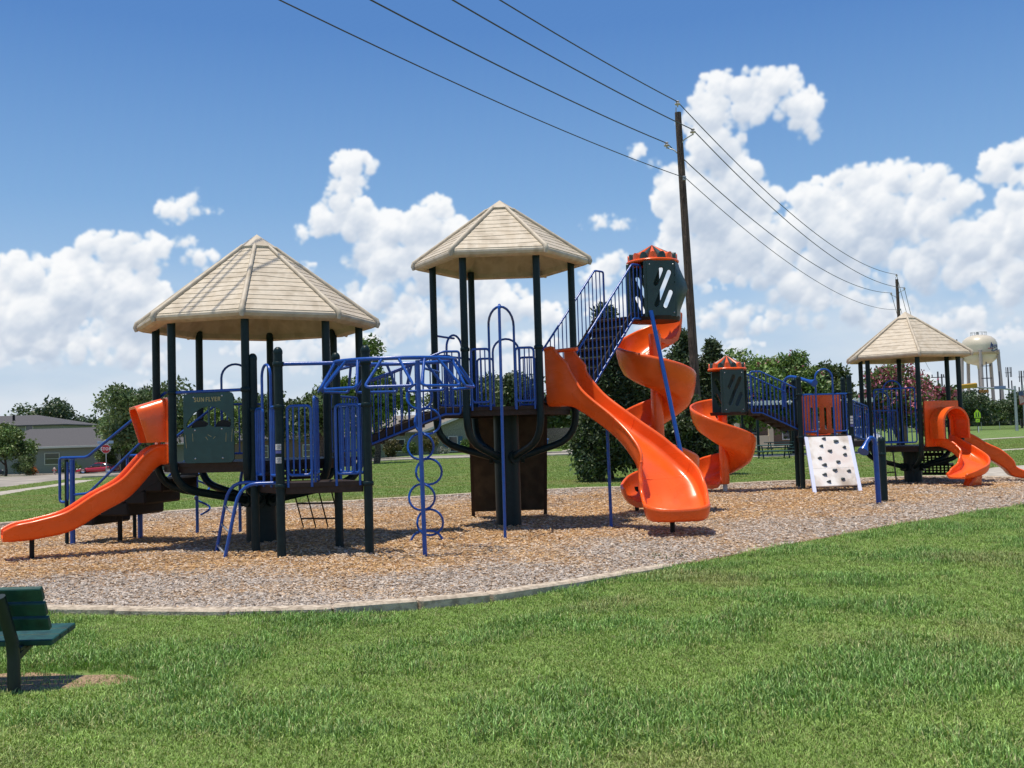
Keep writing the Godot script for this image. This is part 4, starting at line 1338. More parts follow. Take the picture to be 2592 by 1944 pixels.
	scq.tube(PackedVector3Array([Vector3(1.63, -0.1, -17.7), Vector3(1.61, 1.75, -17.65)]), 0.028, 10)
	put("slide_support", scq, M.blue, scs)
	# stairs to the high pod and the tall spiral slide
	var st0: Vector3 = H.call(2, 0).lerp(H.call(3, 0), 0.5) + up1 * dk2
	var pc := Vector2(2.93, -20.75)
	var head := Vector3(2.1, 3.97, -20.55)
	staircase(L, st0 + Vector3(0.02, 0, 0), head, 0.9, 9)
	pod(L, pc, 3.92, 0.53, 12.0, [0, 1, 3, -2], "dark green lookout pod with an orange and green striped cap on the tall spiral slide")
	spiral_slide(L, Vector2(2.92, -20.75), [Vector2(35, 3.5), Vector2(180, 2.8), Vector2(360, 2.16), Vector2(540, 1.36), Vector2(630, 0.86), Vector2(720, 0.48), Vector2(860, 0.24), Vector2(915, 0.2)], 0.9, "tall orange spiral slide with two and a half turns")
	var leg := MB.new()
	leg.tube(PackedVector3Array([Vector3(2.78, 4.0, -20.15), Vector3(3.35, -0.1, -19.3)]), 0.042, 10)
	put("pod_leg", leg, M.blue, L)
	var leg2 := MB.new()
	leg2.tube(PackedVector3Array([Vector3(2.5, -0.1, -21.3), Vector3(2.5, 0.5, -21.3)]), 0.045, 10)
	put("slide_support", leg2, M.black, L)

# ---------------------------------------------------------------- right play structure

func build_right_structure() -> void:
	var R := thing("play_structure", "smaller play structure beyond the tall spiral slide, with white climbing wall and single tan roof", "play structure", Vector3(9, 0, -28))
	var up := Vector3.UP
	# roofed tower
	var c := Vector2(11.1, -28.73)
	var rp := 1.355; var ph := -10.9; var dk := 1.04
	var K := func(k: float, y: float) -> Vector3: return around(c, rp, ph + 60.0 * k, y)
	tower_roof(R, c, 6, 1.694, ph, 3.493, 4.755, 10)
	for k in range(-2, 4): arm_post(R, c, rp, ph + 60.0 * k, 3.53, 0.72, 0.42, [2.0] if k in [-1, 0, 1] else [])
	var col := MB.new()
	col.tube(PackedVector3Array([Vector3(c.x, -0.1, c.y), Vector3(c.x, dk - 0.05, c.y)]), 0.24, 24)
	put("centre_column", col, M.post, R)
	var pts := []
	for k in 6: pts.append(around(c, rp - 0.06, ph + 60.0 * k))
	deck_plate(R, pts, dk)
	railing(R, K.call(-1, dk).lerp(K.call(0, dk), 0.1), K.call(-1, dk).lerp(K.call(0, dk), 0.92), 0.1, 1.56, 8)
	arch(R, K.call(-1, 0).lerp(K.call(0, 0), 0.3), K.call(-1, 0).lerp(K.call(0, 0), 0.65), dk + 1.5, dk + 1.78)
	railing(R, K.call(2, dk).lerp(K.call(3, dk), 0.1), K.call(2, dk).lerp(K.call(3, dk), 0.4), 0.1, 1.0, 3)
	railing(R, K.call(3, dk).lerp(K.call(4, dk), 0.1), K.call(3, dk).lerp(K.call(4, dk), 0.9), 0.1, 1.0, 8)
	arch(R, K.call(3, 0).lerp(K.call(4, 0), 0.3), K.call(3, 0).lerp(K.call(4, 0), 0.7), dk, dk + 1.55)
	# hooded swirl slide towards the front
	var o1 := around(Vector2.ZERO, 1, ph + 30.0)
	var m1 := around(c, rp * cos(PI / 6), ph + 30.0)
	var fe := plane_at(m1 + o1 * 0.05 + up * 1.62, o1)
	var st := [[m1.x, 1.06, m1.z, 0.26, 0.26, 0.26], [m1.x + 0.12, 1.0, m1.z + 0.22, 0.27, 0.24, 0.24], [m1.x + 0.34, 0.76, m1.z + 0.55, 0.28, 0.24, 0.28], [m1.x + 0.42, 0.55, m1.z + 0.9, 0.3, 0.22, 0.3], [m1.x + 0.26, 0.36, m1.z + 1.25, 0.32, 0.2, 0.28], [m1.x - 0.1, 0.27, m1.z + 1.5, 0.32, 0.15, 0.2], [m1.x - 0.34, 0.25, m1.z + 1.6, 0.28, 0.08, 0.1]]
	var sw := put("swirl_slide", slide_body(st, 7), M.orange, R)
	sw.set_meta("label", "short orange swirl slide under an arched hood")
	var mb := MB.new()
	mb.loft([PackedVector3Array([Vector3(m1.x + 0.55, 0.42, m1.z + 1.1), Vector3(m1.x + 0.2, 0.3, m1.z + 1.5), Vector3(m1.x + 0.1, 0.3, m1.z + 1.2), Vector3(m1.x + 0.4, 0.4, m1.z + 0.9)]), PackedVector3Array([Vector3(m1.x + 0.5, -0.05, m1.z + 1.1), Vector3(m1.x + 0.05, -0.05, m1.z + 1.5), Vector3(m1.x - 0.05, -0.05, m1.z + 1.2), Vector3(m1.x + 0.35, -0.05, m1.z + 0.9)])])
	put("slide_foot", mb, M.orange, sw)
	panel("entry_panel", sw, round_rect(1.12, 1.22, 0.03), [PackedVector2Array([Vector2(-0.28, -0.56), Vector2(0.28, -0.56), Vector2(0.28, 0.1), Vector2(0.2, 0.3), Vector2(0.0, 0.38), Vector2(-0.2, 0.3), Vector2(-0.28, 0.1)])], [0.0], fe, 0.05, M.orange)
	var rings := []
	for i in 5:
		var s := 0.02 + 0.5 * i / 4.0
		var r := PackedVector3Array()
		for e in 2:
			for k in 15:
				var a := PI * k / 14.0 if e == 0 else PI - PI * k / 14.0
				var rr := 0.44 if e == 0 else 0.385
				var low := 0.38
				r.append(m1 + o1 * (0.05 + s) + fe.basis.x * rr * cos(a) + up * (1.6 + sin(a) * (rr + 0.02) - (low if k in [0, 14] else 0.0)))
		rings.append(r)
	var hood := MB.new()
	hood.loft(rings)
	put("slide_hood", hood, M.orange, sw)
	# straight slide to the right
	var o2 := around(Vector2.ZERO, 1, ph + 90.0)
	var m2 := around(c, rp * cos(PI / 6), ph + 90.0)
	var ss := []
	for q in [[0.0, 1.06, 0.3], [0.25, 1.02, 0.3], [0.6, 0.76, 0.32], [0.95, 0.55, 0.34], [1.2, 0.36, 0.3], [1.36, 0.18, 0.24], [1.6, 0.11, 0.18], [1.85, 0.1, 0.1]]:
		ss.append([m2.x + o2.x * q[0], q[1], m2.z + o2.z * q[0], 0.24, q[2], q[2]])
	var sg := put("straight_slide", slide_body(ss, 6), M.orange, R)
	sg.set_meta("label", "straight orange slide to the right of the tower")
	panel("entry_panel", sg, round_rect(1.1, 1.0, 0.12), [PackedVector2Array([Vector2(-0.26, -0.42), Vector2(0.26, -0.42), Vector2(0.26, 0.25), Vector2(-0.26, 0.25)])], [0.0], plane_at(m2 + o2 * 0.06 + up * 1.6, o2), 0.05, M.orange)
	# black perforated steps at the back
	var bs: Vector3 = K.call(2, 0).lerp(K.call(3, 0), 0.62)
	var bo := around(Vector2.ZERO, 1, ph + 150.0)
	for i in 3:
		var f := plane_at(bs + bo * (0.1 + 0.4 * i) + up * (0.88 - 0.3 * i), bo)
		var holes := []; var xs := []
		for q in 10:
			xs.append(-0.5 + q * 0.11)
			for j in 3: holes.append(PackedVector2Array([Vector2(-0.53 + q * 0.11, -0.09 + j * 0.075), Vector2(-0.47 + q * 0.11, -0.09 + j * 0.075), Vector2(-0.47 + q * 0.11, -0.05 + j * 0.075), Vector2(-0.53 + q * 0.11, -0.05 + j * 0.075)]))
		panel("step_riser", R, round_rect(1.2, 0.28, 0.02), holes, xs, f, 0.015, M.black)
		var tb := MB.new()
		tb.box(bs + bo * (0.3 + 0.4 * i) + up * (0.74 - 0.3 * i), Vector3(1.2, 0.05, 0.42), f.basis)
		put("step", tb, M.black, R)
	# low black ladder at the front left
	var la := MB.new()
	for s in [0.0, 0.5]: la.pipe([Vector3(9.72 + s, -0.1, -27.35 - s * 0.5), Vector3(9.78 + s, 0.9, -27.7 - s * 0.5)], 0.022, 0.0)
	var lo := put("step_ladder", la, M.black, R)
	for t in [0.35, 0.62]:
		var rb := MB.new()
		rb.tube(PackedVector3Array([Vector3(9.72 + 0.06 * t, t, -27.4 - 0.3 * t), Vector3(10.22 + 0.06 * t, t, -27.65 - 0.3 * t)]), 0.018, 8)
		put("ladder_rung", rb, M.black, lo)
	# square deck with the white climbing wall
	var FL := Vector3(7.53, 0, -26.97); var FR := Vector3(8.9, 0, -27.1); var BL := Vector3(7.74, 0, -28.2); var BR := Vector3(9.12, 0, -28.3)
	var d2 := 1.4
	for q in [[FL, [2.48, 1.36]], [FR, [2.48, 1.36]], [BL, [2.4]], [BR, [2.4]]]: ground_post(R, q[0].x, q[0].z, 2.98, M.post, 0.0635, q[1])
	deck_plate(R, [FL, FR, BR, BL], d2)
	railing(R, FL.lerp(FR, 0.08) + up * d2, FL.lerp(FR, 0.33) + up * d2, 0.1, 1.08, 3, "guard_panel", 0.06)
	railing(R, FL.lerp(FR, 0.67) + up * d2, FL.lerp(FR, 0.92) + up * d2, 0.1, 1.08, 3, "guard_panel", 0.06)
	arch(R, FL.lerp(FR, 0.33), FL.lerp(FR, 0.67), d2 + 0.05, 3.14, Vector3.ZERO, 0.026)
	var holes := []; var xs := []
	for x in [-0.24, -0.055, 0.14, 0.34]:
		xs.append(x); holes.append(slot(x, -0.12, 0.62, 0.075, PI / 2))
	var op := panel("slotted_panel", R, round_rect(1.16, 1.08, 0.05), holes, xs, plane_at(BL.lerp(BR, 0.5) + Vector3(0, 1.98, 0.08), Vector3(0.07, 0, 1)), 0.04, M.orange)
	op.set_meta("label", "orange panel with four upright slots")
	var bk := [[8.45, 1.42, -28.3, 0.25, 0.28, 0.28], [8.5, 1.3, -28.6, 0.25, 0.28, 0.28], [8.72, 0.85, -29.3, 0.26, 0.28, 0.28], [8.95, 0.42, -30.0, 0.26, 0.24, 0.24], [9.05, 0.3, -30.4, 0.22, 0.1, 0.1]]
	put("back_slide", slide_body(bk, 5), M.orange, R)
	var rail2 := MB.new()
	rail2.pipe([FL + up * 2.48, FR + up * 2.48], 0.022, 0.0)
	put("cross_bar", rail2, M.blue, R)
	# white climbing wall with holds
	var tl := Vector3(7.64, 1.36, -26.8); var trr := Vector3(8.74, 1.36, -26.88); var bl := Vector3(7.4, 0.14, -25.5); var br := Vector3(8.53, 0.14, -25.62)
	var wx := (br - bl).normalized(); var wy := ((tl + trr) * 0.5 - (bl + br) * 0.5)
	var wn := wx.cross(wy.normalized())
	var wall := MB.new()
	wall.box((tl + trr + bl + br) * 0.25, Vector3(1.1, wy.length(), 0.045), Basis(wx, wy.normalized(), wn), 0.01)
	var cw := put("climbing_wall", wall, M.white, R)
	cw.set_meta("label", "white climbing wall with grey hand holds")
	for s in [-1.0, 1.0]:
		var fr := MB.new()
		var p0: Vector3 = (bl + br) * 0.5 + wx * s * 0.585; var p1: Vector3 = (tl + trr) * 0.5 + wx * s * 0.585
		fr.bar(p0 - wy * 0.115, p1, 0.05, 0.09, wx)
		put("wall_frame", fr, M.whitefaded, cw)
	var seam := MB.new()
	seam.box((bl + br) * 0.5 + wy * 0.35 + wn * 0.023, Vector3(1.08, 0.012, 0.004), Basis(wx, wy.normalized(), wn), 0.0)
	put("wall_seam", seam, M.trim, cw)
	var hs := RandomNumberGenerator.new(); hs.seed = 31
	for q in [[-0.12, 0.95], [0.18, 0.885], [-0.22, 0.8], [0.38, 0.76], [-0.02, 0.69], [0.36, 0.61], [-0.32, 0.555], [0.14, 0.465], [-0.22, 0.415], [0.02, 0.3], [0.38, 0.28], [-0.26, 0.225], [-0.18, 0.085], [0.18, 0.125]]:
		var hb := MB.new()
		var p: Vector3 = (bl + br) * 0.5 + wx * q[0] + wy * q[1] + wn * 0.02
		var fx := hs.randf_range(0.042, 0.06)
		var hrings := []
		for i in 4:
			var r := PackedVector3Array()
			var sc: float = [1.0, 0.95, 0.7, 0.25][i]
			var h: float = [0.0, 0.03, 0.055, 0.068][i]
			for k in 8:
				var a := TAU * k / 8.0
				var rad := fx * sc * (1.0 + 0.25 * sin(a * 3.0 + q[0] * 9.0))
				r.append(p + wx * rad * 1.15 * cos(a) + wy.normalized() * rad * 0.8 * sin(a) + wn * h - wy.normalized() * h * 0.3)
			hrings.append(r)
		hb.loft(hrings)
		put("hand_hold", hb, M.hold, cw)
	# stickers on the front right post
	for i in 4:
		var sk := MB.new()
		sk.box(FR + Vector3(0.0, 1.86 - 0.075 * i, 0.0655), Vector3(0.075, 0.06, 0.003), Basis.IDENTITY, 0.0)
		put("safety_sticker", sk, M.paper if i < 3 else M.sticker_blue, R)
	# talk tube above the back left post
	var tb := MB.new()
	tb.tube(MB.rounded([Vector3(7.45, 2.2, -28.15), Vector3(7.42, 2.75, -28.15), Vector3(7.5, 3.02, -28.0), Vector3(7.65, 2.98, -27.6), Vector3(7.8, 2.86, -27.2)], 0.2), 0.045, 10)
	tb.tube(PackedVector3Array([Vector3(7.8, 2.86, -27.2), Vector3(7.86, 2.815, -27.05), Vector3(7.93, 2.77, -26.9)]), PackedFloat32Array([0.045, 0.06, 0.1]), 12)
	put("talk_tube", tb, M.blue, R)
	# bridge to the roofed tower
	deck_plate(R, [FR + Vector3(0.05, 0, -0.1), K.call(-1, 0), K.call(-2, 0).lerp(K.call(-1, 0), 0.3), BR], 1.22)
	railing(R, FR + Vector3(0.06, 1.3, -0.15), K.call(-1, 1.12) + Vector3(-0.06, 0, 0.05), 0.08, 1.02, 6)
	railing(R, BR + Vector3(0.06, 1.3, 0.0), K.call(-2, 1.12), 0.08, 1.02, 8)
	# stairs up to the pod and its spiral slide
	staircase(R, Vector3(7.52, 1.62, -27.5), Vector3(6.42, 2.14, -27.3), 0.85, 5, Vector3.ZERO, 0.1)
	pod(R, Vector2(5.68, -27.05), 2.08, 0.5, 8.0, [0, 2, 3], "dark green lookout pod with an orange and green striped cap on the short spiral slide")
	spiral_slide(R, Vector2(5.52, -27.1), [Vector2(95, 1.9), Vector2(180, 1.66), Vector2(270, 1.18), Vector2(370, 0.72), Vector2(480, 0.34), Vector2(556, 0.18)], 0.95, "short orange spiral slide with a single turn")
	# talking tube by the kerb
	var T := thing("talking_tube_post", "blue talking tube with a horn beside a short green post near the kerb", "talking tube", Vector3(7.6, 0, -21.7))
	var bp := MB.new()
	bp.tube(PackedVector3Array([Vector3(7.55, -0.1, -21.46), Vector3(7.53, 1.2, -21.46)]), 0.055, 14)
	put("post", bp, M.blue, T)
	var hn := MB.new()
	hn.tube(MB.rounded([Vector3(7.53, 1.1, -21.46), Vector3(7.53, 1.32, -21.46), Vector3(7.42, 1.38, -21.42), Vector3(7.3, 1.24, -21.36)], 0.12), 0.045, 12)
	hn.tube(PackedVector3Array([Vector3(7.31, 1.25, -21.36), Vector3(7.27, 1.18, -21.32), Vector3(7.2, 1.08, -21.25)]), PackedFloat32Array([0.046, 0.062, 0.115]), 16)
	put("horn", hn, M.blue, T)
	var g := ground_post(T, 7.84, -21.94, 1.37, M.post, 0.075, [1.0])
	g.set_meta("label", "short green post")

# ---------------------------------------------------------------- surroundings

func build_bench() -> void:
	# dark green park bench seen from behind, its right end in view
	var B := thing("park_bench", "dark green slatted park bench standing on the lawn at the near left", "bench", Vector3(-3.45, ground_y(-3.45, -7.0), -7.0))
	var l := Vector3(-1, 0, 0.0)       # along the bench, towards the left
	var up := Vector3.UP
	for i in 3:
		var mb := MB.new()
		var p := Vector3(-3.21, 0.425 + 0.106 * i, -7.1 + 0.05 * i)
		mb.bar(p, p + l * 1.7, 0.1, 0.042, Vector3(0, 0.42, -0.9).normalized(), 0.006)
		put("back_slat", mb, M.benchgreen, B)
	for i in 3:
		var mb := MB.new()
		var p := Vector3(-3.21, 0.292 + 0.016 * i, -7.19 - 0.132 * i)
		mb.bar(p, p + l * 1.7, 0.125, 0.042, Vector3(0, 1, 0.12).normalized(), 0.006)
		put("seat_slat", mb, M.benchgreen, B)
	for x in [-3.42, -4.6]:
		var leg := MB.new()
		var q := Vector3(x, 0, -7.02)
		leg.tube(PackedVector3Array([q + up * -0.2, q + up * 0.2, q + Vector3(-0.01, 0.32, 0.0), q + Vector3(-0.03, 0.64, 0.13)]), PackedFloat32Array([0.042, 0.042, 0.042, 0.038]), 10)
		var lo := put("leg", leg, M.benchframe, B)
		var br := MB.new()
		br.bar(q + Vector3(0, 0.2, -0.02), q + Vector3(0.0, 0.29, -0.3), 0.05, 0.05)
		br.bar(q + Vector3(0, 0.255, -0.05), q + Vector3(0, 0.29, -0.46), 0.05, 0.03)
		put("seat_bracket", br, M.benchframe, lo)

func wire_points(a: Vector3, b: Vector3, sag: float) -> PackedVector3Array:
	var p := PackedVector3Array()
	for i in 33:
		var t := i / 32.0
		p.append(a.lerp(b, t) - Vector3.UP * 4.0 * sag * t * (1.0 - t))
	return p

func utility_pole(base: Vector3, perp: Vector3, label: String, lean: Vector3, brown := true) -> Array:
	var P := thing("utility_pole", label, "utility pole", base)
	var top := base + Vector3.UP * 13.26 + lean
	var mb := MB.new()
	mb.tube(PackedVector3Array([base - Vector3.UP * 0.2, base.lerp(top, 0.35), base.lerp(top, 0.7), top]), PackedFloat32Array([0.18, 0.16, 0.135, 0.115]), 14)
	put("shaft", mb, M.pole, P)
	var att := []
	var k := 0
	for q in [[0.0, 0.4], [0.54, -0.73], [-0.48, -1.05]]:
		var at: Vector3 = top + perp * q[0] + Vector3.UP * q[1]
		var br := MB.new()
		if q[0] == 0.0: br.bar(top + perp * -0.05 - Vector3.UP * 0.3 - perp * 0.06, at - Vector3.UP * 0.2 - perp * 0.06, 0.05, 0.03, perp)
		else: br.pipe([top + Vector3.UP * (q[1] - 0.42) + perp * signf(q[0]) * 0.1, top + Vector3.UP * (q[1] - 0.3) + perp * signf(q[0]) * 0.2, at - Vector3.UP * 0.17], 0.024, 0.06)
		put("bracket", br, M.galv, P)
		var ins := MB.new()
		ins.lathe([Vector2(0.02, -0.2), Vector2(0.03, -0.12), Vector2(0.1, -0.11), Vector2(0.105, -0.07), Vector2(0.055, -0.05), Vector2(0.05, -0.01), Vector2(0.075, 0.0), Vector2(0.06, 0.03), Vector2(0.0, 0.04)], 12, at)
		put("insulator", ins, M.porcelain, P)
		att.append(at)
		k += 1
	var low := top + Vector3.UP * -2.45 + perp * 0.15
	var cl := MB.new()
	cl.box(low, Vector3(0.12, 0.16, 0.1))
	put("cable_clamp", cl, M.galv, P)
	att.append(low + perp * 0.05)
	return att

func build_power_line() -> void:
	var p1 := Vector3(6.72, -0.03, -37.15)
	var perp := Vector3(cos(deg_to_rad(30)), 0, sin(deg_to_rad(30)))
	var a := utility_pole(p1, perp, "tall brown wooden utility pole rising behind the tall spiral slide", Vector3(-0.38, 0, 0.25))
	var b := utility_pole(Vector3(31.2, 0.05, -81.9), perp, "distant wooden utility pole rising behind the right tan roof", Vector3(-0.1, 0, 0))
	var away := Vector3(-sin(deg_to_rad(30)), 0, cos(deg_to_rad(30)))
	var nm := ["power line from the top insulator of the near pole", "power line from the right bracket of the near pole", "power line from the left bracket of the near pole", "lowest of the four lines running to the near pole"]
	var nm2 := ["topmost line between the near and the distant pole", "line between the poles from the right bracket", "line between the poles from the left bracket", "lowest line between the near and the distant pole"]
	for i in 4:
		var r: float = 0.019 if i < 3 else 0.014
		var mb := MB.new()
		mb.tube(wire_points(a[i], a[i] + away * 51.6, 1.07), r, 6)
		tag(put("power_line", mb, M.wire), nm[i] + " towards the viewer", "power line", "power lines overhead")
		var m2 := MB.new()
		m2.tube(wire_points(a[i], b[i], 1.35), r, 6)
		tag(put("power_line", m2, M.wire), nm2[i], "power line", "power lines overhead")
		var m3 := MB.new()
		m3.tube(wire_points(b[i], b[i] + Vector3(18, -4.5, -40), 1.0), r * 1.1, 6)
		tag(put("power_line", m3, M.wire), ["line falling away to the right beyond the distant pole, from its top", "line falling away beyond the distant pole, from its right bracket", "line falling away beyond the distant pole, from its left bracket", "lowest line falling away beyond the distant pole"][i], "power line", "power lines overhead")

func clump_mesh(leaves: int, size: float, spread: float, seed_: int, slim := 0.5) -> MB:
	var r := RandomNumberGenerator.new(); r.seed = seed_
	var mb := MB.new()
	for i in leaves:
		var d := Vector3(r.randfn(), r.randfn(), r.randfn()).normalized()
		var p := d * spread * pow(r.randf(), 0.5)
		var ax := (d + Vector3(r.randfn(), r.randfn() - 0.2, r.randfn()) * 0.8).normalized()
		var w := ax.cross(Vector3(r.randfn(), r.randfn(), r.randfn())).normalized()
		var s := size * r.randf_range(0.7, 1.3)
		var n := ax.cross(w)
		if n.y < 0: n = -n
		mb.quad(p - ax * s * 0.5, p + w * s * slim * 0.5, p + ax * s * 0.5, p - w * s * slim * 0.5, n)
	return mb

func tree(called: String, label: String, x: float, z: float, h: float, rad: float, low: float, tone: Color, clumps: int, o := {}) -> Node3D:
	# low: how far above the ground the crown begins; the crown is a heap of uneven lobes filled with leaf clumps
	var r := RandomNumberGenerator.new(); r.seed = int(absf(x) * 131.0 + absf(z) * 17.0 + h * 7.0) + 3
	var g := on_ground(x, z)
	var T := thing(called, label, o.get("category", "tree"), g, o.get("group", ""))
	var mid := (h + low) * 0.5; var half := (h - low) * 0.5
	var lobes := []
	var nl: int = o.get("lobes", 18)
	var cone: float = o.get("cone", 0.0)
	for i in nl:
		var d := Vector3(r.randfn(), r.randfn(), r.randfn()).normalized() * pow(r.randf(), 0.4)
		var yy := d.y
		var shrink := 1.0 - cone * clampf((yy + 1.0) * 0.5, 0.0, 1.0)
		var s := r.randf_range(0.24, 0.42)
		if r.randf() < o.get("loose", 0.25): d *= 1.22; s *= 0.55
		lobes.append([Vector3(d.x * rad * 0.78 * shrink, mid + yy * half * 0.76, d.z * rad * 0.78 * shrink), s * lerpf(1.0, shrink, 0.7), r.randf_range(0.72, 1.25)])
	if cone > 0.3: lobes.append([Vector3(r.randfn() * 0.1, h - half * 0.12, 0), 0.13, 1.0])
	var tr := MB.new()
	var tw: float = o.get("trunk", h * 0.02 + 0.04)
	tr.tube(PackedVector3Array([g - Vector3.UP * 0.3, g + Vector3(0.02 * h, low * 0.6, 0.0), g + Vector3(-0.01 * h, low + half * 0.5, 0), g + Vector3(0, mid + half * 0.5, 0)]), PackedFloat32Array([tw * 1.2, tw, tw * 0.75, tw * 0.2]), 8)
	for i in range(0, mini(nl, 7)):
		var q: Vector3 = g + lobes[i][0]
		var s: Vector3 = g + Vector3(0, maxf(low * 0.8, lobes[i][0].y * 0.45), 0)
		tr.tube(PackedVector3Array([s, s.lerp(q, 0.5) + Vector3(0, 0.04 * h, 0), q]), PackedFloat32Array([tw * 0.55, tw * 0.35, tw * 0.1]), 6)
	put("trunk", tr, M.bark, T)
	var xf := []; var col := []
	var leaf: float = o.get("leaf", 0.34)
	var accents: Array = o.get("accent", [])
	for i in clumps:
		var L = lobes[r.randi() % lobes.size()]
		var d := Vector3(r.randfn(), r.randfn(), r.randfn()).normalized()
		if r.randf() < 0.35: d.y = absf(d.y)
		var p: Vector3 = L[0] + Vector3(d.x * rad, d.y * half, d.z * rad) * L[1] * lerpf(0.5, 1.12, pow(r.randf(), 0.6))
		if p.y < low * r.randf_range(0.75, 1.1): continue
		var s := r.randf_range(0.7, 1.35)
		xf.append(Transform3D(Basis(Vector3(r.randfn(), r.randfn(), r.randfn()).normalized(), r.randf() * TAU).scaled(Vector3(s, s, s)), p))
		var c: Color = tone * (L[2] * r.randf_range(0.7, 1.3))
		c.r *= r.randf_range(0.85, 1.2)
		if accents.size() and r.randf() < accents[1] * clampf((p.y - low) / (h - low) + 0.35, 0.0, 1.0): c = accents[0] * r.randf_range(0.7, 1.3)
		col.append(c)
	var cr := scatter("crown", clump_mesh(o.get("leaves", 12), leaf, leaf * 1.7, 40 + int(leaf * 100), o.get("slim", 0.5)), M.leaf, xf, col, T)
	cr.position = Vector3.ZERO
	return T

func house_window(H: Node3D, at: Vector3, w: float, h: float, out: Vector3, parent: Node3D) -> void:
	var f := plane_at(at, out)
	var fr := MB.new()
	for s in [-1.0, 1.0]:
		fr.box(f * Vector3(s * w / 2, 0, 0.02), Vector3(0.09, h + 0.09, 0.1), f.basis)
		fr.box(f * Vector3(0, s * h / 2, 0.02), Vector3(w - 0.09, 0.09, 0.1), f.basis)
	fr.box(f * Vector3(0, 0, 0.02), Vector3(w - 0.09, 0.05, 0.07), f.basis)
	var o := put("window", fr, M.trim, parent)
	var pn := MB.new()
	pn.box(f * Vector3(0, 0, -0.01), Vector3(w - 0.08, h - 0.08, 0.03), f.basis, 0.0)
	put("pane", pn, M.glass, o)

func gable_roof(mb: MB, x0: float, x1: float, z0: float, z1: float, ye: float, yr: float, hip: float, over := 0.5, t := 0.18) -> void:
	# ridge along x; hip pulls the ridge ends in
	var a := Vector3(x0 - over, ye, z1 + over); var b := Vector3(x1 + over, ye, z1 + over); var c := Vector3(x1 + over, ye, z0 - over); var d := Vector3(x0 - over, ye, z0 - over)
	var zm := (z0 + z1) * 0.5
	var r0 := Vector3(x0 - over + hip, yr, zm); var r1 := Vector3(x1 + over - hip, yr, zm)
	mb.quad(a, b, r1, r0, Vector3(0, 1, 1)); mb.quad(d, c, r1, r0, Vector3(0, 1, -1))
	mb.tri(a, d, r0, Vector3(-1, 0.5, 0)); mb.tri(b, c, r1, Vector3(1, 0.5, 0))
	var k := Vector3.DOWN * t
	mb.quad(a, b, b + k, a + k, Vector3.BACK); mb.quad(b, c, c + k, b + k, Vector3.RIGHT); mb.quad(c, d, d + k, c + k, Vector3.FORWARD); mb.quad(d, a, a + k, d + k, Vector3.LEFT)
	mb.quad(a + k, b + k, c + k, d + k, Vector3.DOWN)

func box_house(called: String, label: String, x0: float, x1: float, z0: float, z1: float, ye: float, yr: float, hip: float, wall_m: Material, roof_m: Material) -> Node3D:
	var g := minf(ground_y(x0, z1), ground_y(x1, z1)) - 0.2
	var H := thing(called, label, "house", Vector3((x0 + x1) * 0.5, g + 0.2, (z0 + z1) * 0.5))
	var mb := MB.new()
	mb.box(Vector3((x0 + x1) * 0.5, (g + ye) * 0.5, (z0 + z1) * 0.5), Vector3(x1 - x0, ye - g, z1 - z0), Basis.IDENTITY, 0.02)
	if hip < 0.5:
		for x in [x0, x1]:
			mb.tri(Vector3(x, ye, z0), Vector3(x, ye, z1), Vector3(x, yr - 0.1, (z0 + z1) * 0.5), Vector3(signf(x - (x0 + x1) * 0.5), 0, 0))
	put("wall", mb, wall_m, H)
	var rf := MB.new()
	gable_roof(rf, x0, x1, z0, z1, ye, yr, hip)
	put("roof", rf, roof_m, H)
	return H

